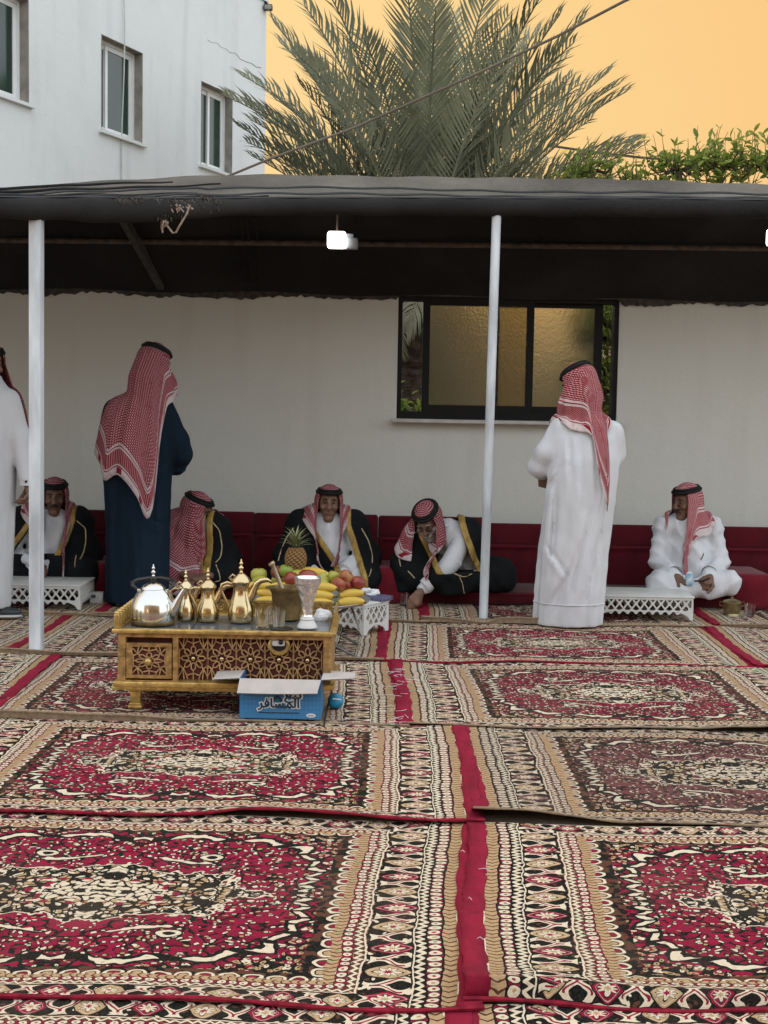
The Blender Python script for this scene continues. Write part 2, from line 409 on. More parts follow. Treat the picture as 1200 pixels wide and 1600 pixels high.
# ------------------------------------------------------------------ rug weave
RW, RD = 2.0, 1.33
def rugmat(name, red, black=(.009, .011, .010), cream=(.76, .66, .49), tan=(.50, .34, .185), dull=0.0, seed=0.0):
    m, nt, b = newmat(name)
    u0, v0, _ = sep(coords('UV'))
    # slight wander of the weave
    uvv = evec(u0 + seed, v0, 0.0)
    wn = enoise(uvv, 9.0, 2.0, '2D'); wn2 = enoise(evec(u0 + 7.3, v0 + 3.1), 9.0, 2.0, '2D')
    wn3 = enoise(uvv, 34.0, 1.0, '2D')
    u = u0 + (wn - .5) * .022 + (wn3 - .5) * .007; v = v0 + (wn2 - .5) * .022 + (wn3 - .5) * .007
    a = emin(u, RW - u); bb = emin(v, RD - v)
    brown = (.11, .045, .028)
    # small leaf/floret cells used as filling, mirrored about both axes like a woven design
    mu = eabs(u - RW / 2); mv = eabs(v - RD / 2)
    wob = enoise(evec(mu, mv), 14.0, 2.0, '2D')
    wv = evec(mu + (wob - .5) * .05, mv + (enoise(evec(mu + 4.0, mv), 14.0, 2.0, '2D') - .5) * .05)
    d1, r1 = evor(wv, 50.0)
    d2, r2 = evor(evec(mu * 1.0, mv * 1.3), 23.0)
    ed, _ = evor(wv, 23.0, 'DISTANCE_TO_EDGE')
    # ---- filling of black ground with cream / tan / red florets
    flo = cmix(black, cmix(cmix(cream, tan, r1 > .55), cmix(red, cream, r1 > .30), r1 < .45), d1 < .37)
    flo = cmix(flo, black, (d1 < .13) * (r1 > .3))
    flo = cmix(flo, red, (d2 < .34) * (r2 > .60)); flo = cmix(flo, black, (d2 < .22) * (r2 > .60)); flo = cmix(flo, cream, (d2 < .16) * (r2 > .60)); flo = cmix(flo, tan, (d2 < .07) * (r2 > .60))
    # ---- red ground with scattered florets and dark vines
    fld = cmix(red, tuple(x * .72 for x in red), wob > .55)
    fld = cmix(fld, black, (ed < .10) * (wob > .42))
    fld = cmix(fld, black, (d1 < .36) * (r1 > .45))
    fld = cmix(fld, cmix(cream, tan, r1 > .85), (d1 < .24) * (r1 > .5))
    fld = cmix(fld, black, (d2 < .20) * (r2 > .62)); fld = cmix(fld, cream, (d2 < .13) * (r2 > .62)); fld = cmix(fld, red, (d2 < .05) * (r2 > .62))
    # ---- central medallion: stretched lobed star
    ang = eat2(mv * 2.1, mu)
    lob = 1.0 + .10 * Ex.m('COSINE', ang * 8.0)
    rad = esqrt((mu / .37) * (mu / .37) + (mv / .175) * (mv / .175)) / lob
    med = cmix(black, cmix(cream, tan, r1 > .62), (ed > .055) * (d1 < .50) * (r1 > .22))
    med = cmix(med, cream, (rad < .42) * (d1 < .45) * (r1 > .12))
    med = cmix(med, red, (rad < .62) * (rad > .45) * (d2 < .26))
    rad = rad + (wob - .5) * .34 + (wn3 - .5) * .25
    fld = cmix(fld, cream, (rad < 1.08) * (rad > 1.035)); fld = cmix(fld, black, (rad < 1.035) * (rad > .96))
    fld = cmix(fld, med, rad < .99)
    # long hooked scrolls above and below the medallion
    sx = mu / .26; sy = (mv - .262 - .030 * Ex.m('COSINE', sx * 3.6)) / .014
    sc = esqrt(sy * sy) + emax((eabs(sx - .62) - .26) * 9.0, 0.0) + (wn3 - .5) * 1.6
    fld = cmix(fld, black, sc < 1.0); fld = cmix(fld, cream, sc < .50)
    hx, hy = mu - .235, mv - .278
    hk_ = esqrt(hx * hx * .8 + hy * hy * 1.6); fld = cmix(fld, black, hk_ < .034); fld = cmix(fld, cream, (hk_ < .029) * (hk_ > .015))
    # ---- scalloped cartouche round the field
    px_, py_ = mu / .585, mv / .475
    car = epow(epow(px_, 4.2) + epow(py_, 4.2), 1 / 4.2) + .022 * esin(ang * 30.0) + (wob - .5) * .10
    vine = (eabs(car - .93) < .020)
    fld = cmix(fld, black, (eabs(car - .93) < .042)); fld = cmix(fld, cream, vine * (efr(ang * 9.0 + mu * 5.0) < .72))
    c = cmix(fld, flo, car > 1.0)
    # ---- inner mitred borders: dd from the outer edge of the frame
    aa = a - .155
    dd = emin(aa, bb * 1.45)
    al = emixf(u, v, aa < bb * 1.45)          # coordinate running along the border
    # floret strip is the filling itself; loops
    pl = efr(al / .052) - .5; ql = (dd - .205) / .05
    lr = esqrt(pl * pl * 1.15 + (ql - .1) * (ql - .1))
    loop = cmix(cmix(black, brown, r1 > .5), cmix(tan, red, efr(al / .104) < .5), lr < .22)
    loop = cmix(loop, cream, (lr < .47) * (lr > .30) * (ql > -.05))
    c = cmix(c, loop, (dd < .26) * (dd > .205))
    # tan band with small teeth
    qz = (dd - .178) / .027
    zig = cmix(tan, brown, eabs(efr(al / .020) - .5 - (eabs(qz - .5) - .25) * .7) < .13)
    c = cmix(c, zig, (dd < .205) * (dd > .178))
    # beaded red band
    def beads(d0, w, per, ground):
        p = efr(al / per) - .5; q = (dd - d0) / w - .5
        r_ = esqrt(p * p + q * q * .8)
        k = cmix(ground, black, r_ < .46); k = cmix(k, cream, r_ < .36); return cmix(k, red, r_ < .11)
    c = cmix(c, beads(.150, .027, .027, red), (dd < .177) * (dd > .150))
    pz = efr(al / .024) - .5; qz2 = (dd - .125) / .024
    cz = cmix(brown, cream, eabs(qz2 - .5 - (eabs(pz) - .25) * 1.2) < .22)
    c = cmix(c, cz, (dd < .149) * (dd > .125))
    c = cmix(c, cream, (dd < .125) * (dd > .120))
    # broad black band with almond medallions and S scrolls
    def blackband(d0, w):
        per = .125
        k = al / per; idx = efl(k); p = (efr(k) - .5) * per / w; q = (dd - d0) / w - .5
        alt = (efr(idx * .5) > .25)
        bas = cmix(black, cmix(cream, brown, r1 > .7), (d1 < .26) * (r1 > .55))
        s1 = eabs(eabs(p) - .40 - .13 * esin(q * 6.6))
        bas = cmix(bas, cream, (s1 < .085) * (eabs(q) < .43)); bas = cmix(bas, red, (s1 < .025) * (eabs(q) < .30))
        e = eabs(q) / .45 + epow(eabs(p) / .29, 1.6)
        e2 = eabs(q) / .40 + epow(eabs(p) / .22, 1.6)
        al_c = cmix(red, tan, alt)
        bas = cmix(bas, black, e < 1.18); bas = cmix(bas, al_c, e < 1.0)
        pet = esqrt(p * p * 2.2 + q * q) / (1.0 + .35 * Ex.m('COSINE', eat2(p, q) * 8.0))
        bas = cmix(bas, black, pet < .235); bas = cmix(bas, cream, pet < .20); bas = cmix(bas, cmix(tan, red, alt), pet < .08)
        return cmix(bas, cream, (e2 > .96) * (e2 < 1.04) * .6)
    c = cmix(c, blackband(0.0, .118), dd < .118)
    c = cmix(c, cream, (dd < .004))
    # ---- outer columns at both ends, running the full depth
    al2 = v; 
    def beads2(d0, w, per, ground):
        p = efr(al2 / per) - .5; q = (a - d0) / w - .5
        r_ = esqrt(p * p + q * q * .8)
        k = cmix(ground, black, r_ < .48); k = cmix(k, cream, r_ < .38); return cmix(k, cmix(red, tan, efr(al2 / per * .5) < .5), r_ < .13)
    tz = cmix(tan, brown, eabs(efr(al2 / .026) - .5 - (eabs((a - .058) / .034 - .5) - .25) * .8) < .12)
    c = cmix(c, tz, (a < .094) * (a > .055))
    c = cmix(c, beads2(.094, .033, .030, red), (a < .127) * (a > .094))
    zz = eabs((a - .127) / .028 - .5 - (eabs(efr(al2 / .027) - .5) - .25) * 1.2)
    c = cmix(c, cmix(black, cream, zz < .24), (a < .155) * (a > .127))
    c = cmix(c, black, emax(eabs(a - .093) < .0025, eabs(a - .127) < .0025))
    # wear: fuzz, fading
    n1 = enoise(uvv, 160.0, 3.0, '2D'); n2 = enoise(uvv, 2.4, 3.0, '2D')
    c = cmix(c, (.36, .29, .21), emin(emax((n1 - .45) * 2.2, 0.0), 1.0) * .13)
    n4 = enoise(uvv, 60.0, 2.0, '2D'); c = cmix(c, (.05, .03, .028), emin(emax((n4 - .55) * 4.0, 0.0), 1.0) * .35)
    c = cmix(c, (.33, .24, .18), emin(emax((n2 - .45) * 2.5, 0.0), 1.0) * .12)
    if dull: c = cmix(c, (.20, .16, .13), dull)
    setcol(b, c); b.inputs['Roughness'].default_value = .95; b.inputs['Specular IOR Level'].default_value = .08
    bump(b, n1 * .6 + enoise(emap(coords('UV'), (1, 6, 1)), 120.0, 2.0) * .6, .6, .004)
    return m
M['rug'] = rugmat('woven_rug_red', (.275, .010, .044))
M['rug_b'] = rugmat('woven_rug_wine', (.225, .011, .038), seed=3.7, dull=.05)
M['rug_mauve'] = rugmat('woven_rug_mauve', (.155, .050, .055), cream=(.62, .53, .40), seed=1.9, dull=.06)

def leafmat(name, c1, c2, trans=.0):
    m, nt, b = newmat(name)
    o = coords(); n = enoise(o, 3.0, 3.0)
    oi = nt.nodes.new('ShaderNodeObjectInfo'); rr = Ex(oi.outputs['Random'])
    c = cmix(c1, c2, emin(emax(n * 1.4 - .60 + rr * .8, 0.0), 1.0)); setcol(b, c)
    b.inputs['Roughness'].default_value = .5; b.inputs['Specular IOR Level'].default_value = .35
    if trans:                                                   # thin leaves let light through
        t = nt.nodes.new('ShaderNodeBsdfTranslucent'); nt.links.new(c, t.inputs[0])
        ms = nt.nodes.new('ShaderNodeMixShader'); ms.inputs[0].default_value = trans
        nt.links.new(b.outputs[0], ms.inputs[1]); nt.links.new(t.outputs[0], ms.inputs[2]); nt.links.new(ms.outputs[0], nt.nodes['Material Output'].inputs[0])
    return m
M['frond'] = leafmat('palm_leaf', (.070, .085, .050), (.34, .365, .255), .30)
M['frond_dry'] = leafmat('dry_palm_leaf', (.10, .09, .05), (.20, .18, .11))
M['leaf'] = leafmat('citrus_leaf', (.15, .22, .035), (.38, .46, .10), .45)
M['hedge'] = leafmat('hedge_leaf', (.030, .055, .016), (.10, .15, .05))

# ------------------------------------------------------------------ signed distance bodies
def cap_(P, a, b, ra, rb=None):
    rb = ra if rb is None else rb
    a = np.asarray(a, float); b = np.asarray(b, float); d = b - a
    t = np.clip(((P - a) @ d) / max(d @ d, 1e-12), 0, 1)
    return np.linalg.norm(P - a - t[:, None] * d, axis=1) - (ra + (rb - ra) * t)
def ell_(P, c, r):
    q = (P - np.asarray(c, float)) / np.asarray(r, float)
    k0 = np.linalg.norm(q, axis=1); k1 = np.linalg.norm(q / np.asarray(r, float), axis=1)
    return k0 * (k0 - 1) / np.maximum(k1, 1e-9)
def smin(a, b, k):
    h = np.clip(.5 + .5 * (b - a) / k, 0, 1)
    return b + (a - b) * h - k * h * (1 - h)
def su(k, *ds):
    d = ds[0]
    for e in ds[1:]: d = smin(d, e, k)
    return d
def polycap(P, pts, rs, k=.03):
    d = None
    for i in range(len(pts) - 1):
        e = cap_(P, pts[i], pts[i + 1], rs[i], rs[i + 1]); d = e if d is None else smin(d, e, k)
    return d
def nets(f, lo, hi, h):
    """surface nets: the zero surface of f as vertices and quads"""
    lo = np.asarray(lo, float); n = np.ceil((np.asarray(hi, float) - lo) / h).astype(int) + 1
    ax = [lo[i] + h * np.arange(n[i]) for i in range(3)]
    X, Y, Z = np.meshgrid(*ax, indexing='ij')
    V = f(np.stack([X.ravel(), Y.ravel(), Z.ravel()], 1)).reshape(n)
    for a_ in range(3):                                     # close the surface at the box
        sl = [slice(None)] * 3
        for e in (0, -1):
            sl[a_] = e; V[tuple(sl)] = np.maximum(V[tuple(sl)], h * .5)
    ins = V < 0
    c = lambda i, j, k: (slice(i, n[0] - 1 + i), slice(j, n[1] - 1 + j), slice(k, n[2] - 1 + k))
    cs = [(i, j, k) for i in (0, 1) for j in (0, 1) for k in (0, 1)]
    cnt = sum(ins[c(*q)].astype(int) for q in cs)
    act = (cnt > 0) & (cnt < 8)
    idx = -np.ones(act.shape, int); I = np.argwhere(act); idx[act] = np.arange(len(I))
    pos = np.zeros((len(I), 3)); num = np.zeros(len(I))
    i0, j0, k0 = I.T
    for q in cs:
        for a_ in range(3):
            if q[a_]: continue
            p = list(q); p[a_] = 1
            va = V[i0 + q[0], j0 + q[1], k0 + q[2]]; vb = V[i0 + p[0], j0 + p[1], k0 + p[2]]
            x = (va < 0) != (vb < 0); t = np.where(x, va / np.where(x, va - vb, 1), 0)
            off = np.tile(np.array(q, float), (len(I), 1)); off[:, a_] += t
            pos += off * x[:, None]; num += x
    verts = lo + (I + pos / num[:, None]) * h
    quads = []
    for a_ in range(3):
        b_, c_ = (a_ + 1) % 3, (a_ + 2) % 3
        sl0 = [slice(None)] * 3; sl1 = [slice(None)] * 3
        sl0[a_] = slice(0, n[a_] - 1); sl1[a_] = slice(1, n[a_])
        E = np.argwhere(ins[tuple(sl0)] != ins[tuple(sl1)])
        E = E[(E[:, b_] > 0) & (E[:, c_] > 0) & (E[:, b_] < n[b_] - 1) & (E[:, c_] < n[c_] - 1)]
        if not len(E): continue
        def g(db, dc):
            Q = E.copy(); Q[:, b_] += db; Q[:, c_] += dc; return idx[Q[:, 0], Q[:, 1], Q[:, 2]]
        q = np.stack([g(-1, -1), g(0, -1), g(0, 0), g(-1, 0)], 1)
        flip = ~ins[E[:, 0], E[:, 1], E[:, 2]]
        q[flip] = q[flip][:, ::-1]; quads.append(q)
    return verts, np.concatenate(quads) if quads else np.zeros((0, 4), int)
def sdf_mesh(name, f, lo, hi, h, T=None, it=1):
    v, q = nets(f, lo, hi, h)
    if T is not None:
        A = np.array(T); v = v @ A[:3, :3].T + A[:3, 3]
    m = bpy.data.meshes.new(name); m.from_pydata(v.tolist(), [], q.tolist()); m.validate()
    bm = bmesh.new(); bm.from_mesh(m)
    for _ in range(it): bmesh.ops.smooth_vert(bm, verts=list(bm.verts), factor=.5, use_axis_x=True, use_axis_y=True, use_axis_z=True)
    bmesh.ops.recalc_face_normals(bm, faces=list(bm.faces)); bm.to_mesh(m); bm.free()
    m.polygons.foreach_set('use_smooth', [True] * len(m.polygons)); m.update()
    return m
def join_meshes(name, ms, mats=None):
    vs = []; fs = []; mi = []
    for k, m in enumerate(ms):
        o = len(vs); vs += [v.co[:] for v in m.vertices]; fs += [tuple(o + i for i in p.vertices) for p in m.polygons]; mi += [k] * len(m.polygons)
    r = bpy.data.meshes.new(name); r.from_pydata(vs, [], fs)
    r.polygons.foreach_set('use_smooth', [True] * len(r.polygons)); r.update()
    for m in ms: bpy.data.meshes.remove(m)
    return r
def grad(f, p, e=.004):
    g = np.stack([f(p + np.eye(3)[i] * e) - f(p - np.eye(3)[i] * e) for i in range(3)], 1)
    return g / np.maximum(np.linalg.norm(g, axis=1, keepdims=True), 1e-9)
def front_hit(f, x, z, y0=-.8, y1=.5, n=131):
    """first point of a body met when coming from the front"""
    ys = np.linspace(y0, y1, n); P = np.stack([np.full(n, x), ys, np.full(n, z)], 1); d = f(P)
    k = np.argmax(d < 0)
    return Vector((x, ys[k] if d[k] < 0 else y1, z))

# ------------------------------------------------------------------ people
def head_sdf(P, beard=False):
    """head in its own frame: centre between the ears, face towards -y"""
    d = su(.03, ell_(P, (0, .012, .035), (.074, .092, .085)), cap_(P, (0, -.018, -.02), (0, -.045, -.085), .058, .036))
    d = smin(d, cap_(P, (0, .03, -.03), (0, .035, -.07), .05, .052), .03)
    d = smin(d, cap_(P, (0, -.085, .028), (0, -.108, -.018), .009, .013), .012)          # nose
    d = smin(d, cap_(P, (-.03, -.080, .036), (.03, -.080, .036), .011), .014)            # brow
    for s in (-1, 1):
        d = np.maximum(d, -(np.linalg.norm((P - np.array([s * .031, -.093, .018])) / np.array([1.25, 1, .85]), axis=1) - .015))
        d = smin(d, ell_(P, (s * .040, -.062, -.014), (.020, .020, .018)), .014)         # cheeks
        d = smin(d, ell_(P, (s * .015, -.094, -.018), (.009, .009, .007)), .006)
        d = smin(d, ell_(P, (s * .078, .012, .0), (.010, .020, .032)), .010)             # ears
    d = smin(d, cap_(P, (-.018, -.082, -.048), (.018, -.082, -.048), .008), .006)        # lips
    d = smin(d, cap_(P, (-.014, -.080, -.058), (.014, -.080, -.058), .009), .006)
    d = smin(d, ell_(P, (0, -.066, -.088), (.022, .020, .016)), .015)                    # chin
    return d
def hand_sdf(curl=.6, spread=.10, thumb=.6):
    """left or right by mirroring; wrist at the origin, fingers towards -z, palm facing -y, thumb on +x"""
    segs = []
    segs.append(((0, .0, .03), (0, 0, -.02), .024, .024))
    for i, (x, L_) in enumerate(((.031, .078), (.011, .088), (-.010, .082), (-.029, .064))):
        base = np.array([x, 0, -.088 + .006 * abs(i - 1)])
        segs.append(((x * .55, .0, -.018), tuple(base), .0155, .0125))
        a = -spread * (i - 1.3); ang = .25 * curl; p = base
        for k, fr in enumerate((.46, .30, .24)):
            ang += curl * (.75, .9, .6)[k]
            dr = np.array([-math.sin(a), -math.sin(ang) * math.cos(a), -math.cos(ang) * math.cos(a)])
            q = p + dr * L_ * fr
            segs.append((tuple(p), tuple(q), .0098 - .0011 * k, .0090 - .0011 * k)); p = q
    p = np.array([.026, -.006, -.028]); d0 = np.array([.62, -.25 - .3 * thumb, -.72]); d0 /= np.linalg.norm(d0)
    q = p + d0 * .042; d1 = np.array([.25 - .5 * thumb, -.35 - .35 * thumb, -.85]); d1 /= np.linalg.norm(d1); r_ = q + d1 * .032
    t = r_ + (d1 + np.array([-.3 * thumb, -.1, 0])) * .024
    segs += [((.012, 0, -.012), tuple(p), .020, .015), (tuple(p), tuple(q), .0145, .012), (tuple(q), tuple(r_), .0115, .010), (tuple(r_), tuple(t), .0098, .008)]
    def f(P):
        d = None
        for n, s in enumerate(segs):
            e = cap_(P, *s); d = e if d is None else smin(d, e, .006 if n > 5 else .012)
        return d
    return f
def frame(o, down, palm, mirror=False):
    """matrix of a hand: fingers along 'down', palm facing 'palm'"""
    z = -Vector(down).normalized(); y = -Vector(palm); y = (y - z * y.dot(z)).normalized(); x = y.cross(z)
    if mirror: x = -x
    T = Matrix(((x.x, y.x, z.x, o[0]), (x.y, y.y, z.y, o[1]), (x.z, y.z, z.z, o[2]), (0, 0, 0, 1)))
    return T
def hand_mesh(T, **k):
    return sdf_mesh('hand', hand_sdf(**k), (-.06, -.10, -.19), (.085, .05, .06), .0042, T, 1)
def headM(c, yaw=0, pitch=0, roll=0):
    """yaw turns the face to image right, pitch bends it down"""
    return Matrix.Translation(c) @ Matrix.Rotation(R(yaw), 4, 'Z') @ Matrix.Rotation(R(pitch), 4, 'X') @ Matrix.Rotation(R(roll), 4, 'Y')
def person(label, loc, HM, skin, hands=(), torso=None, moustache=None, beard=None, rz=0, glasses=False, neck=None):
    """the figure's body (torso, neck, head and hands) is one mesh, clothing and hair become its children"""
    ms = [sdf_mesh('h', head_sdf, (-.11, -.14, -.19), (.11, .13, .14), .0055, HM, 1)]
    if neck is not None:
        n0 = np.array(HM @ Vector((0, .025, -.05))); n1 = np.array(neck, float)
        ms.append(sdf_mesh('n', lambda P: cap_(P, n0, n1, .050, .056), np.minimum(n0, n1) - .08, np.maximum(n0, n1) + .08, .012, None, 1))
    for (T, kw) in hands: ms.append(hand_mesh(T, **kw))
    if torso is not None: ms.append(sdf_mesh('t', torso[0], torso[1], torso[2], .02, None, 1))
    body = join_meshes('person', ms)
    o = link('person', body, M[skin]); o.location = loc; o.rotation_euler = (0, 0, rz)
    tag(o, label, 'person')
    for s in (-1, 1):
        e = MB().ball((s * .031, -.0755, .018), (.0115, .0105, .0065), 10, 8); eo = e.build('eye', M['eye'], o); eo.matrix_local = HM
        i = MB().ball((s * .031, -.0825, .0175), (.0058, .005, .0058), 8, 6); io = i.build('iris', M['iris'], eo)
        bw = MB().tube([(s * .012, -.092, .037), (s * .03, -.092, .043), (s * .047, -.082, .037)], [.004, .0048, .003], 6)
        bo = bw.build('eyebrow', M['hair' if beard != 'greyhair' else 'greyhair'], o); bo.matrix_local = HM
    lp = MB().tube([(-.02, -.085, -.0525), (0, -.0925, -.0515), (.02, -.085, -.0525)], [.003, .0045, .003], 6).build('mouth', M['lip'], o); lp.matrix_local = HM
    if moustache:
        mo = MB().tube([(-.030, -.082, -.050), (-.015, -.096, -.037), (0, -.100, -.034), (.015, -.096, -.037), (.030, -.082, -.050)], [.004, .0085, .0085, .0085, .004], 8)
        q = mo.build('moustache', M[moustache], o); q.matrix_local = HM
    if beard:
        f = lambda P: np.maximum(np.maximum(head_sdf(P) - .007, (P[:, 2] + .030) - np.abs(P[:, 0]) * .55 - np.where(P[:, 1] < -.078, -.022, 0)), P[:, 1] - .02)
        q = link('beard', sdf_mesh('beard', lambda P: np.maximum(f(P), -P[:, 2] - .125), (-.10, -.13, -.13), (.10, .05, .03), .006, HM, 1), M[beard], o)
    if glasses:
        g = MB()
        for s in (-1, 1):
            g.tube([(s * .031 + .021 * math.cos(t), -.104, .016 + .017 * math.sin(t)) for t in np.linspace(0, 2 * math.pi, 13)], .0018, 5)
            g.tube([(s * .052, -.104, .02), (s * .082, 0, .02)], .0016, 5)
        g.tube([(-.010, -.104, .02), (.010, -.104, .02)], .0016, 5)
        q = g.build('spectacles', M['blackpl'], o); q.matrix_local = HM
    return o
def cloth(name, f, lo, hi, h, mt, parent, it=1, label=None):
    return link(name, sdf_mesh(name, f, lo, hi, h, None, it), M[mt], parent, label)

HR = np.array([.090, .110, .108])                 # head cloth over the skull
HC = np.array([0, .012, .035])
def scarf(parent, HM, body, L, mt, open_=58, fold=.010, k=11, flare=.35, narrow=None, gap=.014, seed=0, puff=1.0, front=-30.0, gather=.085):
    """checked head cloth: a cap down to the brow and a drape that slides over the shoulders. L = [(angle from the face, cloth length)]"""
    A = np.array(HM)[:3, :3]; T = np.array(HM)[:3, 3]
    rs = np.random.RandomState(seed)
    la, ll = np.array([p[0] for p in L], float), np.array([p[1] for p in L], float)
    def ellp(th, ph, g=1.0):
        q = np.stack([HR[0] * np.sin(th) * np.sin(ph), -HR[1] * np.sin(th) * np.cos(ph), HR[2] * np.cos(th) * np.ones_like(ph)], -1) * g + HC
        return q
    # cap
    ph = np.radians(np.linspace(-180, 180, 49)); rows = 9; P = []; UV = []
    for i in range(rows):
        q = np.zeros((len(ph), 3))
        for j, a in enumerate(ph):
            d = abs(math.degrees(a)); thm = R(64 if d < open_ else 100)
            th = thm * i / (rows - 1)
            q[j] = ellp(np.array(th), np.array(a), 1.0 + .012 * math.sin(a * 9) * (i / rows))
        P.append(q @ A.T + T); UV.append([(a * .11, .9 - i * .02) for a in ph])
    sf = MB().grid([[tuple(v) for v in row] for row in P], UV)
    # drape
    nph = 64; phi = np.linspace(open_, 360 - open_, nph); ph = np.radians(phi)
    Lc = np.interp(phi, la, ll)
    th1 = R(66); n1 = 5; ds = .016
    top = ellp(np.array(th1), ph) @ A.T + T
    rowsP = [top]; used = np.zeros(nph)
    for i in range(1, n1):
        rowsP.append(ellp(np.array(th1 + R(30) * i / (n1 - 1)), ph, 1.0 + .03 * i / n1 * puff) @ A.T + T)
    p = rowsP[-1].copy()
    rad = (p - T); rad[:, 2] = 0; rad /= np.maximum(np.linalg.norm(rad, axis=1, keepdims=True), 1e-6)
    if narrow is not None:
        pc, amt, r0 = narrow                                    # gather the columns towards one angle
    fwd = A @ np.array([0, -1.0, 0]); fwd[2] = 0; fwd = fwd / max(np.linalg.norm(fwd), 1e-6); fwd = fwd[None, :]
    nmax = int(Lc.max() / ds); start = np.array([0.0] * nph)
    path = [p.copy()]
    lat0 = np.linspace(-1, 1, nph)
    tang = np.stack([-rad[:, 1], rad[:, 0], 0 * rad[:, 0]], 1)
    fw = np.clip((np.minimum(phi, 360 - phi) - front) / 25.0, 0, 1)[:, None]
    for s in range(nmax):
        n = grad(body, p); d = body(p)
        v = np.tile(np.array([0, 0, -1.0]), (nph, 1)) + rad * fw * flare * (1.0 if s < 8 else .25)
        if narrow is not None:
            cdir = A @ np.array([math.sin(R(pc)), -math.cos(R(pc)), 0])
            tgt = T + cdir * r0; tgt = np.array([tgt[0], tgt[1], 0])
            side = np.array([-cdir[1], cdir[0], 0])
            off = (p - tgt) @ side
            v -= side[None, :] * (off - np.sign(off) * amt * np.abs(lat0))[:, None] * 5.5 * min(1.0, s / 11.0) ** 2
        lt = A @ np.array([1.0, 0, 0]); lt[2] = 0; lt = lt / max(np.linalg.norm(lt), 1e-6); lo_ = (p - T) @ lt
        v -= lt[None, :] * ((lo_ - np.sign(lo_) * np.clip(np.abs(lo_), .03, gather))[:, None] * 9.0) * (1 - fw)
        near = np.clip((.03 - d) / .03, 0, 1)[:, None]
        vn = (v * n).sum(1, keepdims=True); v = v - n * np.minimum(vn, 0) * near
        v += rad * .25 * near * (.15 + .85 * fw) + fwd * .30 * near * (1 - fw)
        v /= np.maximum(np.linalg.norm(v, axis=1, keepdims=True), 1e-6)
        p = p + v * ds
        d = body(p); n = grad(body, p); p = p + n * np.maximum(gap - d, 0)[:, None]
        path.append(p.copy())
    path = np.array(path)                                        # steps x columns
    nr = 30; D = np.zeros((nr, nph, 3)); V = np.zeros((nr, nph))
    for j in range(nph):
        m = max(Lc[j] / ds, 1.01); t = np.linspace(0, min(m, nmax), nr)
        i0 = np.clip(t.astype(int), 0, nmax - 1); fr = (t - i0)[:, None]
        D[:, j] = path[i0, j] * (1 - fr) + path[i0 + 1, j] * fr; V[:, j] = Lc[j] - t * ds
    for _ in range(2):
        D[1:, 1:-1] = D[1:, 1:-1] * .5 + (D[1:, :-2] + D[1:, 2:]) * .25
    allP = np.concatenate([np.array(rowsP[:-1]), D]); 
    # folds along the cloth normal
    du = np.gradient(allP, axis=1); dv = np.gradient(allP, axis=0); N = np.cross(du, dv); N /= np.maximum(np.linalg.norm(N, axis=2, keepdims=True), 1e-9)
    out = allP - T; sgn = np.sign((N * out).sum(2).mean()); N *= sgn
    g = np.linspace(0, 1, allP.shape[0])[:, None]
    w = (np.sin(ph * k + rs.rand() * 6)[None, :] * .55 + np.sin(ph * k * 1.7 + 2.5 * g + rs.rand() * 6) * .45 + .3 * np.sin(ph * 3.1 + 7 * g))
    allP = allP + N * (np.clip(g * 2.2, 0, 1) * fold * w + fold * .35)[..., None]
    Vall = np.concatenate([np.tile(Lc + .06, (n1 - 1, 1)) - np.arange(n1 - 1)[:, None] * .012, V])
    # across-coordinate follows the real width
    w_ = np.linalg.norm(np.diff(allP, axis=1), axis=2); U = np.concatenate([np.zeros((allP.shape[0], 1)), np.cumsum(w_, 1)], 1); U -= U[:, nph // 2][:, None]
    sf.grid([[tuple(x) for x in row] for row in allP], [[(U[i, j], Vall[i, j]) for j in range(nph)] for i in range(allP.shape[0])])
    o = sf.build('head_scarf', M[mt], parent, True, 0)
    so = o.modifiers.new('thick', 'SOLIDIFY'); so.thickness = .003; so.offset = 1
    # agal: two wound black rings
    ag = MB()
    for th, rr, g in ((50, .0105, 1.055), (60, .0115, 1.06)):
        pts = []
        for a in np.linspace(0, 2 * math.pi, 33):
            tilt = th + 7 * math.cos(a)                           # a little higher at the front
            q = ellp(np.array(R(tilt)), np.array(a), g); pts.append(tuple(A @ q + T))
        ag.tube(pts, rr, 8, False)
    ag.build('head_cord', M['agal'], parent, True, 0)
    return o

# ------------------------------------------------------------------ the setting
g = MB(); g.grid([[(x, y, -.004 - (.0 if abs(x) < 30 else 0)) for y in (-400, -40, 0, 6, 12, 40, 1200)] for x in (-900, -40, -6, 0, 6, 40, 900)])
gr = struct(g.build('ground', M['ground'], smooth=False))

# ---- pale stucco house at the left, its facade receding to the right
BC = np.array([-1.48, 16.0]); BD = np.array([-.404, -1.0]) / 1.0785; BN = np.array([1.0, -.404]) / 1.0785
def bs(px):
    k = (px - 600) / F_PX; return 1.0785 * (16 * k + 1.48) / (k - .404)
def bp(s, z, off=0.0):
    q = BC + BD * s + BN * off; return Vector((q[0], q[1], z))
def bz(px, py): return at(px, py, 16 - bs(px) / 1.0785).z
house = thing('stucco_house', 'pale stucco house with recessed white framed windows behind the black tent', 'house', bp(0, 0))
hl = bp(0, 0)
def bbox(mb, s0, s1, z0, z1, o0, o1):
    vs = [bp(s, z, o) - hl for z in (z0, z1) for (s, o) in ((s0, o0), (s1, o0), (s1, o1), (s0, o1))]
    mb.add(vs, [(0,3,2,1),(4,5,6,7),(0,1,5,4),(1,2,6,5),(2,3,7,6),(3,0,4,7)])
ZS, ZH = bz(156, 203), bz(158, 54)
wins = [(bs(45), bs(45) + .80), (bs(219), bs(156)), (bs(357), bs(309))]
TOPZ = at(392, 4, 16).z
ss = sorted([0.0, 9.0] + [q for w in wins for q in w])
wall = MB()
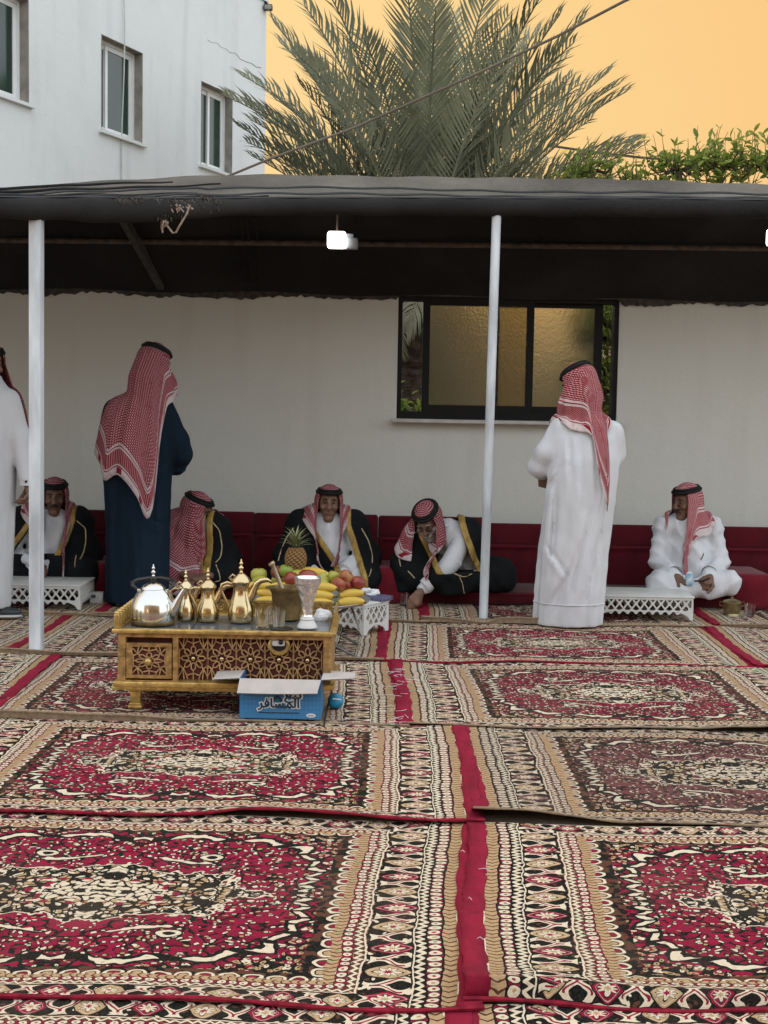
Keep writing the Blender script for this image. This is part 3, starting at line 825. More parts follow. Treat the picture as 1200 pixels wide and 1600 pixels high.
for i in range(len(ss) - 1):
    isw = any(abs(ss[i] - w[0]) < 1e-6 for w in wins)
    if isw:
        bbox(wall, ss[i], ss[i + 1], 0, ZS, -.22, 0); bbox(wall, ss[i], ss[i + 1], ZH, TOPZ, -.22, 0)
    else: bbox(wall, ss[i], ss[i + 1], 0, TOPZ, -.22, 0)
bbox(wall, 0, .22, 0, TOPZ, -7, -.22)
bbox(wall, 8.78, 9.0, 0, TOPZ, -7, -.22)
wall.build('wall', M['stucco'], house, False)
rf = MB(); bbox(rf, -.02, 9.02, TOPZ, TOPZ + .40, -7.0, .025); rf.build('parapet', M['stucco'], house, False)
inn = MB(); bbox(inn, .22, 8.78, 0.02, TOPZ - .02, -2.5, -2.4); inn.build('inner_wall', M['farwall'], house, False)
def darkglass():
    m, nt, b = newmat('dark_green_window_glass'); b.inputs['Base Color'].default_value = (.012, .035, .026, 1)
    n = enoise(coords(), 2.5, 3.0); setcol(b, cmix((.008, .026, .018), (.03, .062, .045), n)); b.inputs['Roughness'].default_value = .12
    b.inputs['Specular IOR Level'].default_value = .6; return m
M['pane_dark'] = darkglass()
for k, (s0, s1) in enumerate(wins):
    fr = MB(); t = .035; wd = s1 - s0
    for a_, b_, c_, d_ in ((s0, s0 + t, ZS, ZH), (s1 - t, s1, ZS, ZH), (s0 + t, s1 - t, ZS, ZS + t), (s0 + t, s1 - t, ZH - t, ZH)):
        bbox(fr, a_ + .001, b_ - .001, c_ + .001, d_ - .001, -.15, -.09)
    fo = fr.build('window', M['alu'], house, False)
    mid = s0 + wd * (.66 if k == 1 else .5)
    for j, (a_, b_, o) in enumerate(((s0 + t, mid + .02, -.118), (mid - .02, s1 - t, -.135))):
        if k == 2 and j == 1: a_ = s0 + wd * .45; b_ = s1 - t - .14                    # slid open, dark gap at the far side
        sa = MB(); w_ = .042
        for p0, p1, q0, q1 in ((a_, a_ + w_, ZS + t, ZH - t), (b_ - w_, b_, ZS + t, ZH - t), (a_ + w_, b_ - w_, ZS + t, ZS + t + w_), (a_ + w_, b_ - w_, ZH - t - w_, ZH - t)):
            bbox(sa, p0, p1, q0, q1, o - .012, o + .012)
        so = sa.build('sash', M['alu'], fo, False)
        pn = MB(); bbox(pn, a_ + w_, b_ - w_, ZS + t + w_, ZH - t - w_, o - .003, o + .003); pn.build('pane', M['pane_dark'], fo, False)
    rv = MB(); bbox(rv, s0 - .0, s0 + .006, ZS, ZH, -.088, .004); bbox(rv, s1 - .006, s1, ZS, ZH, -.088, .004); bbox(rv, s0 + .006, s1 - .006, ZH - .006, ZH, -.088, .004); rv.build('reveal', M['reveal_grey'], fo, False)  # jambs and head lined in a grey-brown darker than the facade
    sl = MB(); bbox(sl, s0 - .04, s1 + .04, ZS - .03, ZS - .001, -.10, .045); sl.build('sill', M['stucco'], fo, False)
crk = MB()
pc = [(318, 62), (324, 66), (333, 67), (338, 73), (346, 76), (352, 82), (361, 83), (368, 92), (379, 97), (386, 99), (392, 104), (400, 106)]
for i in range(len(pc) - 1):
    a_, b_ = bs(pc[i][0]), bs(pc[i + 1][0])
    crk.bar(bp(a_, bz(*pc[i]), .0015) - hl, bp(b_, bz(*pc[i + 1]), .0015) - hl, .003, .0012 + .006 * (i / 11) ** 2)
crk.build('crack', M['pipe'], house, False)
# thin pale cable hanging down the facade
cb = MB(); s_ = bs(187); cb.tube([bp(s_ + .012 * math.sin(z * 2.1), z, .02 + .01 * math.sin(z * 3)) for z in np.linspace(bz(187, 330), TOPZ, 16)], .007, 6)
tag(cb.build('hanging_cable', M['cable_w']), 'thin pale cable hanging down the house facade past the middle window', 'cable')
lf = thing('corner_floodlight', 'small dark floodlight fixed at the top corner of the stucco house', 'outdoor light', bp(.05, bz(404, 12), .05))
MB().rbox((0, 0, 0), (.10, .08, .07), .015).build('housing', M['blackpl'], lf); MB().bar((0, 0, .02), (-.05, .03, .09), .02).build('bracket', M['blackpl'], lf)
MB().rbox((.0, -.045, -.005), (.08, .012, .05), .004).build('lens', M['card_in'], lf)

# ---- cream yard wall with the window
WY = 9.70; X0, X1 = at(621, 560, WY).x, at(966, 560, WY).x; Z0, Z1 = at(790, 657, WY).z, at(790, 461, WY).z
yw = thing('yard_wall', 'cream painted yard wall under the black tent with a black framed window', 'wall', (0, WY, 0))
wl = MB()
def wbox(mb, xa, xb, za, zb, ya=0, yb=.2): mb.box(((xa + xb) / 2, (ya + yb) / 2, (za + zb) / 2), (xb - xa, yb - ya, zb - za))
wbox(wl, -6.5, X0, 0, 2.36); wbox(wl, X1, 6.5, 0, 2.36); wbox(wl, X0, X1, 0, Z0); wbox(wl, X0, X1, Z1, 2.36)
wl.build('masonry', M['wallpaint'], yw, False)
wn = thing('sliding_window', 'black framed sliding window with bronze frosted panes in the cream wall', 'window', ((X0 + X1) / 2, WY, Z0))
hw, hh = (X1 - X0) / 2, Z1 - Z0
def wx(px): return at(px, 560, WY).x - (X0 + X1) / 2
fr = MB(); t = .032
wbox(fr, -hw + .001, -hw + t, .001, hh - .001, .02, .14); wbox(fr, hw - t, hw - .001, .001, hh - .001, .02, .14)
wbox(fr, -hw + t, hw - t, .001, .055, .02, .14); wbox(fr, -hw + t, hw - t, hh - .05, hh - .001, .02, .14)
fr.build('frame', M['darkframe'], wn, False)
for (pa, pb, yo, st) in ((660, 834, .045, .052), (768, 943, .095, .058)):
    a_, b_ = wx(pa), wx(pb); sa = MB()
    wbox(sa, a_, a_ + st, .055, hh - .05, yo - .02, yo + .02); wbox(sa, b_ - st, b_, .055, hh - .05, yo - .02, yo + .02)
    wbox(sa, a_ + st, b_ - st, .055, .055 + .05, yo - .02, yo + .02); wbox(sa, a_ + st, b_ - st, hh - .05 - .03, hh - .05, yo - .02, yo + .02)
    so = sa.build('sash', M['darkframe'], wn, False)
    p = MB(); wbox(p, a_ + st, b_ - st, .105, hh - .08, yo - .004, yo + .004); p.build('pane', M['pane_frost'], so, False)
MB().rbox((0, -.045, -.014), (2 * hw + .07, .12, .026), .006).build('sill', M['weight'], wn, False)
MB().bar((.20, .01, hh - .012), (.36, .01, hh - .012), .008).build('latch_strip', M['cord'], wn, False)

# ---- black woven tent cloth on pipes
tent = thing('black_tent', 'black woven tent canopy on pipes hung in front of the cream wall', 'tent', (0, 8.0, 0))
TO = Vector((0, 8.0, 0))
eave_px = [(-420, 300, 336, 6.55), (-200, 303, 336, 6.6), (0, 309, 341, 6.75), (57, 310, 343, 6.9), (130, 309, 346, 7.02), (200, 311, 349, 7.2), (270, 311, 344, 7.4), (330, 311, 338, 7.6), (430, 310, 336, 7.8), (600, 310, 336, 8.0), (780, 311, 338, 8.2), (1000, 311, 339, 8.22), (1200, 314, 342, 8.25), (1450, 318, 347, 8.3), (1800, 326, 352, 8.35)]
ridge_px = [(-420, 305), (-200, 301), (0, 295), (60, 292), (100, 287), (200, 282), (330, 275), (430, 274), (600, 277), (780, 279), (1000, 282), (1200, 290), (1450, 298), (1800, 305)]
rx_ = np.array([p[0] for p in ridge_px], float); ry_ = np.array([p[1] for p in ridge_px], float)
ea = np.array(eave_px, float); RYD = 8.8
cols = np.concatenate([np.linspace(-420, 1800, 120)])
E_, P_ = [], []
rs = np.random.RandomState(5)
for i, px in enumerate(cols):
    yb, yt, Y = (np.interp(px, ea[:, 0], ea[:, k]) for k in (2, 1, 3))
    yb += .7 * math.sin(px * .045) ; 
    e = at(px, (yb + yt) / 2, Y); r_ = (yb - yt) / 2 * Y / F_PX
    top = at(px, yt + 2, Y + r_ * .9); rg = at(px, np.interp(px, rx_, ry_), RYD)
    bk = Vector((rg.x, WY - .015, 2.14 + .008 * math.sin(px * .02)))
    E_.append((e, r_)); row = []
    for t in np.linspace(0, 1, 15):
        p = top.lerp(rg, t); p.z -= .030 * math.sin(math.pi * t) * (1 + .25 * math.sin(px * .009)) + .004 * math.sin(px * .05 + t * 9); row.append(p)
    for t in np.linspace(0, 1, 11)[1:]:
        p = rg.lerp(bk, t); p.z += .02 * math.sin(math.pi * t) * math.sin(px * .017 + 1) - .03 * math.sin(math.pi * t); row.append(p)
    P_.append([p - TO for p in row])
fb = MB().grid(P_); fo = fb.build('roof_cloth', M['tent_top'], tent, True, 0)
MB().grid([[p + Vector((0, -.02 if j < 14 else .0, -.026)) for j, p in enumerate(row)] for row in P_]).build('lining_cloth', M['tent_lining'], tent, True, 0)
so = fo.modifiers.new('thick', 'SOLIDIFY'); so.thickness = .012; so.offset = 0
er = MB(); er.tube([e - TO for e, _ in E_], [r_ * (1 + .06 * math.sin(i * 1.3)) for i, (_, r_) in enumerate(E_)], 12)
eo = er.build('eave_roll', M['tent'], tent, True, 0)
for t_ in (4, 8):
    MB().tube([Vector(P_[i][t_ + (1 if i < 40 else 0)]) + Vector((0, 0, .010)) for i in range(len(cols))], .009, 5).build('seam', M['blackpl'], tent)
MB().tube([E_[i][0] - TO + Vector((0, -.2 * E_[i][1], E_[i][1] * 1.02)) for i in range(len(cols))], .007, 5).build('stitched_edge', M['blackpl'], tent)
# torn bottom strip against the wall
ts = []
for i, px in enumerate(np.linspace(-420, 1800, 360)):
    x = at(px, 455, WY).x; d = .03 + .022 * rs.rand() + .018 * math.sin(px * .03) * math.sin(px * .011)
    if 620 < px < 968: d = .012
    ts.append([(x, WY - .03 - TO.y, 2.16), (x, WY - .028 - TO.y, 2.13), (x, WY - .022 - TO.y, 2.13 - d)])
MB().grid(ts).build('torn_edge', pmat('grey_tent_edge', (.055, .05, .046), .95, var=.4, vs=30, bs=80, bst=.6), tent, False)
pz = lambda px, py, Y: at(px, py, Y) - TO
MB().tube([pz(px, 375 + px * .011, 9.16) for px in np.linspace(-420, 1800, 20)], .019, 8).build('purlin', M['pipe'], tent)
MB().tube([pz(px, 298 + px * .004, 8.74) - Vector((0, 0, .05)) for px in np.linspace(-420, 1800, 20)], .02, 8).build('ridge_pipe', M['pipe'], tent)
MB().bar(pz(176, 312, 8.72), pz(252, 447, 9.60), .045, .06).build('rafter', pmat('grey_rafter', (.045, .043, .042), .8, var=.3, vs=20), tent)
for x_ in (372, 381, 394):
    MB().tube([pz(x_ + 4, 340, 8.95), pz(x_ + 10, 395, 9.25), pz(x_ + 12, 440, 9.55)], .007, 5).build('hem_fold', M['tent'], tent)
fy = MB()
for i in range(420):
    px = rs.uniform(180, 345); Y = np.interp(px, ea[:, 0], ea[:, 3]); yb = np.interp(px, ea[:, 0], ea[:, 2]); yt = np.interp(px, ea[:, 0], ea[:, 1])
    p = at(px, rs.uniform(yt - 5, yt + 9) + rs.uniform(0, 22) * math.exp(-((px - 262) / 34) ** 2), Y - .045)
    d = Vector((rs.uniform(-.02, .02), -.006, rs.uniform(-.045, .005)))
    fy.tube([p - TO, p + d * .6 - TO, p + d + Vector((rs.uniform(-.01, .01), 0, -.008)) - TO], [.006, .0045, .0015], 4, False)
q = fy.build('frayed_threads', pmat('frayed_thread', (.07, .062, .052), .95, var=.6, vs=30), tent, True, 0); q['kind'] = 'stuff'

def pole(base, top, label, square):
    b_, t_ = Vector(base), Vector(top)
    p = thing('tent_pole', label, 'pole', b_)
    sh = MB()
    if square: sh.bar((0, 0, 0), t_ - b_, .060, .060)
    else: sh.tube([Vector((0, 0, 0)).lerp(t_ - b_, k) for k in np.linspace(0, 1, 8)], .028, 16)
    sh.build('shaft', M['whitepaint'], p, not square, 30)
    MB().rbox(t_ - b_ + Vector((0, 0, .004)), (.09, .09, .012), .003).build('top_plate', M['steel'], p, False)
    MB().rbox((0, 0, .003), (.10, .10, .006), .002).build('foot_plate', M['steel'], p, False)
    return p
pole(ground(57, 1019), at(57, 330, 6.92), 'white square tent pole standing left in front of the seated man', True)
pole(ground(755, 969), at(776, 330, 8.20), 'white round tent pole leaning in front of the window', False)

# rope knot and bent wire hook at the torn corner
for t_, a9, b9 in ((2, 0, 46), (6, 0, 40), (10, 4, 42), (12, 8, 38)):
    MB().tube([Vector(P_[i][t_]).lerp(Vector(P_[i][t_ + 1]), .5 + .5 * math.sin(i * .12)) + Vector((0, 0, .010)) for i in range(a9, b9)], [.012 * math.sin(math.pi * (.08 + .84 * k9 / (b9 - a9 - 1))) + .002 for k9 in range(b9 - a9)], 6).build('fold', M['tent'], tent)
hk = thing('wire_hook', 'bent wire hook with frayed rope hanging from the torn tent edge', 'hook', at(265, 322, 7.33))
o_ = at(265, 322, 7.33)
hp = lambda x, y, d=0: at(x, y, 7.33 + d) - o_
MB().tube([hp(296, 322), hp(292, 334), hp(281, 352), hp(275, 363), hp(270, 364), hp(262, 354), hp(256, 346)], .0055, 7).build('wire', M['rope'], hk)
kn = MB()
for i in range(26):
    a = rs.uniform(0, 1); p = hp(246 + 14 * a, 324 + 26 * a); r_ = .016
    kn.tube([p + Vector(rs.uniform(-r_, r_, 3)), p + Vector(rs.uniform(-r_, r_, 3)), p + Vector(rs.uniform(-r_, r_, 3)) + Vector((0, 0, -.02))], [.007, .008, .003], 5)
kn.tube([hp(254, 345), hp(253, 356), hp(254, 364)], [.01, .008, .004], 6)
for i in range(14):
    p = hp(rs.uniform(262, 300), rs.uniform(318, 326)); kn.tube([p, p + Vector((rs.uniform(-.02, .02), 0, rs.uniform(-.03, 0)))], [.007, .003], 5)
q = kn.build('rope_strands', M['rope'], hk); q['kind'] = 'stuff'

# ---- lit LED lamps under the tent
def emat(name, col, e):
    m, nt, b = newmat(name); b.inputs['Base Color'].default_value = (*col, 1); b.inputs['Emission Color'].default_value = (*col, 1); b.inputs['Emission Strength'].default_value = e; return m
M['led'] = emat('lit_led', (1.0, .97, .90), 6.0)
def lamp(px, py, Y, label):
    c = at(px, py, Y); t = thing('led_lamp', label, 'lamp', c)
    MB().rbox((0, 0, 0), (.118, .07, .105), .018, 3).build('diffuser', M['led'], t)
    MB().rbox((.098, .03, -.018), (.075, .05, .072), .012).build('driver_box', M['driver'], t)
    MB().rbox((.03, .048, -.003), (.15, .022, .10), .006).build('back_plate', M['driver'], t)
    MB().bar((.0, .04, .045), (.0, .06, .22), .012).build('hanger', M['pipe'], t)
    MB().tube([(.10, .05, 0), (.13, .08, .08), (.10, .09, .2)], .005, 5).build('cord', M['blackpl'], t)
    return t
lamp(526, 375, 8.55, 'lit white lamp under the tent above the fruit tray')
lamp(1213, 371, 8.55, 'lit white lamp at the right edge under the tent')

# ---- overhead cables
def cable(pts, r_, label, mt='cable_d'):
    ps = [at(*p) for p in pts]; out = []
    for i in range(len(ps) - 1):
        for k in range(6):
            t = k / 6; q = ps[i].lerp(ps[i + 1], t); out.append(q)
    out.append(ps[-1])
    mb = MB().tube(out, r_, 6); return tag(mb.build('overhead_cable', M[mt]), label, 'cable')
cable([(1040, -28, 9.2), (975, 2, 9.3), (870, 57, 9.8), (735, 120, 10.2), (560, 197, 10.6), (420, 249, 10.9), (352, 277, 11.0)], .010, 'thick cable running up across the palm to the top right')
cable([(862, 228, 14.0), (930, 238, 13.6), (1000, 246, 13.2), (1120, 255, 12.6), (1300, 262, 11.8)], .012, 'thin brown cable running from the palm over the green tree')

# ---- date palm behind the wall
PX, PY = .20, 13.0
palm = thing('date_palm', 'large date palm with arching grey green fronds behind the tent', 'palm tree', (PX, PY, 0))
tr = MB(); prof = []
for i in range(40):
    z = 2.75 * i / 39; prof.append((.24 + .035 * (i % 2) + .02 * math.sin(i * 2.2), z * .86))
tr.lathe(prof, n=18)
tr.build('trunk', M['bark'], palm, False)
for i in range(70):
    z = rs.uniform(.9, 2.35); a = rs.uniform(0, 6.28); p = Vector((.25 * math.cos(a), .25 * math.sin(a), z))
    if i == 0: bt = MB().prism([(-.05, 0), (.05, 0), (.03, .16), (-.03, .16)], -.012, .012).mesh('leaf_boot', False)
    o = link('leaf_boot', bt, M['bark'], palm); o.location = p; o.rotation_euler = (R(-22), 0, a + math.pi / 2)
def frond_mesh(seed, L_=3.15, droop=1.0, sag=.0, dens=52, ll=.60):
    """frond along +x rising, curving down under its weight; leaflets in a V on both sides"""
    r_ = np.random.RandomState(seed); mb = MB()
    n = 26; pts = []; p = Vector((0, 0, 0)); a = 0.0
    for i in range(n):
        pts.append(p.copy()); t = i / (n - 1); a -= droop * (.012 + .075 * t ** 1.6); p = p + Vector((math.cos(a), .0, math.sin(a))) * (L_ / n)
    mb.tube(pts, [.026 * (1 - .86 * i / (n - 1)) + .002 for i in range(n)], 5)
    for s in (-1, 1):
        for k in range(dens):
            t = .13 + .87 * k / (dens - 1); f = t * (n - 1); i = min(int(f), n - 2); q = pts[i].lerp(pts[i + 1], f - i)
            tg = (pts[i + 1] - pts[i]).normalized(); nm = Vector((-tg.z, 0, tg.x))
            ln = ll * (math.sin(math.pi * min(1, (t * .80 + .16))) ** .6) * r_.uniform(.86, 1.1)
            fw = .78 + .36 * t + r_.uniform(-.10, .10); vv = .36 + r_.uniform(-.26, .28)
            d = (tg * fw + Vector((0, s * 1.0, 0)) * (1.02 - .26 * t) + nm * vv).normalized()
            w_ = (tg * .8 - d * .3).cross(d).cross(d).normalized() * (.0150 * r_.uniform(.7, 1.2))
            m1 = q + d * ln * .5 + Vector((0, 0, -sag * ln * .12)); e = q + d * ln + Vector((0, 0, -(.10 + sag * .5) * ln - .02))
            mb.add([q - w_ * .5, q + w_ * .5, m1 + w_, m1 - w_, e], [(0, 1, 2, 3), (3, 2, 4)])
    return mb.mesh('frond', False)
FM = [frond_mesh(s, 3.15, d) for s, d in ((1, .30), (2, .45), (3, .60), (4, .38), (5, .75))]
DM = [frond_mesh(s, 1.75, 1.5, .8, 40, .40) for s in (8, 9)]
pc_ = at(662, 440, PY) - Vector((PX, PY, 0))
def place_frond(m, az, el, sc=1.0, tw=0.0, mt='frond'):
    if len(m.materials) == 0: m.materials.append(M[mt])
    o = bpy.data.objects.new('frond', m); COL.objects.link(o); o.parent = palm
    o.matrix_local = Matrix.Translation(pc_ + Vector((.07 * math.cos(az), .07 * math.sin(az), 0))) @ Matrix.Rotation(az, 4, 'Z') @ Matrix.Rotation(-el, 4, 'Y') @ Matrix.Rotation(tw, 4, 'X') @ Matrix.Diagonal((sc * .90, sc * .90, sc * .90, 1))
# silhouette fronds close to the picture plane: (azimuth, elevation, scale)
for az, el, sc, k in ((2, 47, .92, 2), (-6, 56, .95, 1), (-15, 66, 1.03, 0), (8, 41, .88, 3), (-4, 33, .82, 1), (12, 36, .76, 0), (-20, 52, .92, 1), (16, 62, .95, 3), (-12, 43, .85, 2), (0, 27, .84, 0), (4, 52, .80, 0), (-10, 37, .72, 3), (10, 48, .7, 1),
                      (180, 60, .98, 2), (188, 54, .92, 2), (172, 68, 1.0, 1), (195, 50, .80, 1), (184, 57, .8, 2), (200, 73, 1.0, 1), (165, 53, .76, 2), (206, 44, .78, 2), (176, 48, .70, 1), (190, 41, .72, 0), (182, 64, .8, 0), (186, 36, .68, 3), (178, 46, .84, 0),
                      (60, 82, 1.03, 0), (-80, 86, 1.0, 3), (100, 77, 1.05, 0), (-100, 76, 1.02, 3), (-60, 76, 1.05, 1), (-35, 72, 1.05, 0), (35, 73, 1.0, 3), (140, 72, 1.0, 0), (-140, 74, 1.03, 3), (-90, 66, 1.0, 4), (-70, 60, .95, 2), (-110, 62, .95, 4), (-45, 62, .95, 2), (-130, 60, .95, 4), (-20, 70, 1.0, 0), (20, 74, 1.02, 3), (160, 66, 1.0, 3), (150, 58, .92, 1), (30, 62, .95, 1), (-160, 64, 1.0, 0), (-40, 54, .85, 1), (40, 50, .85, 2), (-150, 52, .85, 2)):
    place_frond(FM[k], R(az), R(el), sc, R(rs.uniform(-25, 25)))
for i in range(6):
    az = rs.uniform(0, 360); el = rs.uniform(45, 84)
    place_frond(FM[rs.randint(5)], R(az), R(el), rs.uniform(.8, 1.0), R(rs.uniform(-40, 40)))
for i in range(16):
    az = i * 22.5 + rs.uniform(-8, 8); place_frond(DM[i % 2], R(az), R(rs.uniform(-45, 0)), rs.uniform(.75, .95), R(rs.uniform(-30, 30)), 'frond_dry')

# ---- leafy trees and bushes behind the wall
def leaf_mesh(L_=.085, w_=.034, fold_=.25):
    mb = MB(); ys = [0, .18, .5, .8, 1]; ws = [0, .75, 1, .6, 0]
    vs = []; 
    for y, q in zip(ys, ws):
        vs += [(-w_ * q / 2, y * L_, -.08 * L_ * y * y + w_ * q * fold_), (0, y * L_, -.08 * L_ * y * y), (w_ * q / 2, y * L_, -.08 * L_ * y * y + w_ * q * fold_)]
    fs = []
    for i in range(4):
        for k in (0, 1): fs.append((3 * i + k, 3 * i + k + 1, 3 * i + k + 4, 3 * i + k + 3))
    return mb.add(vs, fs)
def leafy(name, label, cat, base, blobs, nleaf, nparts, mt, seed, size=1.0, trunk=True, front=True):
    """trunk, twigs and leaves; blobs = [(centre, radii)] relative to the base"""
    r_ = np.random.RandomState(seed); t = thing(name, label, cat, base)
    tw = MB(); c0 = Vector(blobs[0][0])
    if trunk: tw.tube([(0, 0, 0), (.05, .02, c0.z * .35), (c0.x * .4, c0.y * .4, c0.z * .7), tuple(c0)], [.10, .085, .06, .03], 8)
    lv = []
    for c, rr in blobs:
        c = Vector(c)
        for i in range(int(nleaf / len(blobs) / 9)):
            d = r_.normal(size=3); d /= np.linalg.norm(d); d[2] = abs(d[2]) * .9 - .25
            e = c + Vector((d[0] * rr[0], d[1] * rr[1], d[2] * rr[2])) * r_.uniform(.55, 1.0)
            s_ = c + (e - c) * .25; st = e + Vector((r_.uniform(-.1, .1), r_.uniform(-.1, .1), r_.uniform(.05, .30))) * size
            pts = [s_, s_.lerp(e, .6) + Vector((0, 0, -.04)), e, st]; tw.tube(pts, [.010, .007, .0045, .002], 4, False)
            for k in range(9):
                f = r_.uniform(.35, 1.0); q = (s_.lerp(e, f * 1.35) if f < .74 else e.lerp(st, (f - .74) / .26))
                dr = Vector(r_.normal(size=3)); dr.z = dr.z * .5 + .25; dr = (dr.normalized() + (st - e).normalized() * .5).normalized()
                lv.append((q, dr.to_track_quat('Y', 'Z').to_matrix() @ Matrix.Rotation(r_.uniform(-.9, .9), 3, 'Y'), r_.uniform(.75, 1.25) * size))
    tw.build('trunk' if trunk else 'stem', M['twig'], t, True, 0)
    if front: lv.sort(key=lambda a: -(a[0].z * 1.0 - a[0].y * .6))
    base_l = leaf_mesh(); lm = None
    for q, mt3, s_ in lv[:nparts]:
        if lm is None: lm = base_l.mesh('leaf', True, 0)
        o = link('leaf', lm, M[mt], t); o.matrix_local = Matrix.Translation(q) @ mt3.to_4x4() @ Matrix.Scale(s_, 4)
    st = MB(); vs = [Vector(v) for v in base_l.v]
    for q, mt3, s_ in lv[nparts:]:
        st.add([mt3 @ (v * s_) + q for v in vs], base_l.f)
    if st.v:
        o = st.build('foliage', M[mt], t, True, 0); o['kind'] = 'stuff'
    return t
tp = lambda px, py, Y, b: tuple(at(px, py, Y) - Vector(b))
b1 = (2.75, 11.9, 0)
leafy('citrus_tree', 'bright green leafy tree standing behind the tent at the right', 'tree', b1,
      [(tp(1060, 268, 11.9, b1), (.36, .4, .20)), (tp(1125, 262, 11.9, b1), (.34, .4, .26)), (tp(1185, 264, 11.8, b1), (.3, .4, .20)), (tp(1100, 300, 11.9, b1), (.7, .5, .3)), (tp(1240, 285, 11.7, b1), (.5, .5, .35)), (tp(1125, 330, 11.9, b1), (.8, .6, .4))], 1500, 290, 'leaf', 3, .95)
b2 = (1.75, 12.2, 0)
leafy('citrus_tree', 'small green treetop showing between the palm and the citrus tree', 'tree', b2,
      [(tp(925, 268, 12.2, b2), (.26, .3, .13)), (tp(905, 290, 12.2, b2), (.4, .4, .2)), (tp(985, 290, 12.2, b2), (.3, .4, .12)), (tp(920, 320, 12.2, b2), (.6, .5, .3))], 700, 200, 'leaf', 4, .8)
b3 = (1.79, 10.45, 0)
leafy('garden_bush', 'dense green bush seen through the right gap of the window', 'bush', b3,
      [((-.05, 0, 1.0), (.4, .3, .5)), ((.0, .0, 1.5), (.4, .3, .5)), ((-.05, .0, 1.9), (.4, .3, .5)), ((-.05, .1, 2.3), (.4, .3, .45))], 3600, 200, 'leaf', 5, .9)
b4 = (.16, 10.6, 0)
leafy('garden_bush', 'low green bush seen through the bottom left corner of the window', 'bush', b4,
      [((0, 0, 1.0), (.32, .25, .3)), ((.05, 0, 1.25), (.28, .2, .12))], 500, 120, 'leaf', 6, .75)
bw_ = thing('rear_yard_wall', 'tan rear yard wall standing far behind the palm', 'wall', (2, 19, 0))
MB().box((0, 0, 1.2), (16, .2, 2.4)).build('masonry', M['farwall'], bw_, False); MB().box((0, 0, 2.44), (16.2, .28, .08)).build('coping', M['weight'], bw_, False)
for i, (x, y, s_, lb) in enumerate(((.9, 16.5, 1.3, 'dark hedge bush behind the left frosted window pane'), (2.2, 17.0, 1.5, 'dark hedge bush behind the right frosted window pane'))):
    leafy('hedge_bush', lb, 'bush', (x, y, 0), [((0, 0, .8 * s_), (.9, .6, .7)), ((.5, 0, .9 * s_), (.7, .5, .6))], 900, 0, 'hedge', 20 + i, 1.6)

# ---- rugs laid edge to edge over the yard
def rug(x0, x1, y0, y1, mt, label, zb=.006, edge='binding', lifts=(), step=0.0, seed=0, skew=0.0, shear=0.0):
    """lifts = [(u0, u1, height)] along the front edge; step raises the front part of the rug"""
    r_ = np.random.RandomState(seed); t = thing('woven_rug', label, 'rug', (x0, y0, 0), 0, 'rugs covering the yard')
    ph = r_.uniform(0, 6.28, 6); W_, D_ = x1 - x0, y1 - y0
    def pt(u, v):
        x, y = u / RW * W_, v / RD * D_
        z = zb + .0052 * (math.sin(x * 3.1 + ph[0]) * math.sin(y * 4.3 + ph[1]) + .6 * math.sin(x * 7.3 + y * 5 + ph[2])) + .0050
        fr_ = math.exp(-(v / .05) ** 2); z += .010 * fr_
        yo = .014 * math.sin(x * 4 + ph[3]) * math.exp(-v / .25) + .008 * math.sin(x * 9 + ph[4]) * math.exp(-v / .1) + skew * (u / RW - .5) * (1 - v / RD)
        for (a_, b_, h) in lifts:
            q = max(0, min(1, (u - a_) / .15)) * max(0, min(1, (b_ - u) / .35)); z += h * q * q * (3 - 2 * q) * math.exp(-(v / .10) ** 2)
        if step:
            q = max(0, min(1, v / .055)); q = q ** .8; z += step * q * math.exp(-max(0, v - .055) / .22) * (.85 + .15 * math.sin(u * 5 + 1)); yo += .008 * math.sin(u * 11) * math.exp(-v / .08) - min(v, .055) * .72
        xo = .008 * math.sin(y * 5 + ph[5]) * (1 if u > RW / 2 else -1) * (abs(u - RW / 2) / (RW / 2)) ** 4
        return (x + xo + shear * v / RD, y + yo, z)
    us = np.concatenate([np.linspace(.055, .3, 10), np.linspace(.3, RW - .3, 44)[1:-1], np.linspace(RW - .3, RW - .055, 10)])
    vs = np.concatenate([np.linspace(0, .16, 14), np.linspace(.16, RD, 34)[1:]])
    mb = MB().grid([[pt(u, v) for v in vs] for u in us], [[(u, v) for v in vs] for u in us])
    o = mb.build('pile_panel', M[mt], t, True, 0)
    for (a_, b_) in ((0, .057), (RW - .057, RW)):
        rows = []
        for u in np.linspace(a_, b_, 5):
            row = []
            for v in np.linspace(0, RD, 90):
                x, y, z = pt(u, v); rows_w = .0022 * math.sin(v * 75 + 6 * math.sin(v * 9) + ph[1]) + .0012 * math.sin(v * 160); en = abs((u - a_) / (b_ - a_) - .5) * 2
                row.append((x + (.003 * math.sin(v * 31 + ph[2]) if en > .9 else 0), y, z + .0015 + rows_w))
            rows.append(row)
        h_ = MB().grid(rows).build('hem_strip', M['crimson'], t, True, 0)
        so_ = h_.modifiers.new('thick', 'SOLIDIFY'); so_.thickness = .003; so_.offset = -1
    pts = [Vector(pt(u, 0)) for u in np.linspace(0, RW, 70)]
    MB().tube([p + Vector((0, -.002, 0)) for p in pts], [(.0055 if edge != 'tan2' else .0038) + .0012 * math.sin(i * .9 + ph[0]) for i in range(70)], 6).build('edge_binding', M['binding' if edge == 'binding' else 'tan_edge'], t)
    if edge == 'tan':
        MB().grid([[p + Vector((0, -.001, -.002)), p + Vector((0, .004, -max(.004, (p.z - zb) * .72)))] for p in pts]).build('backing', M['tan_edge'], t, True, 0)
    return t
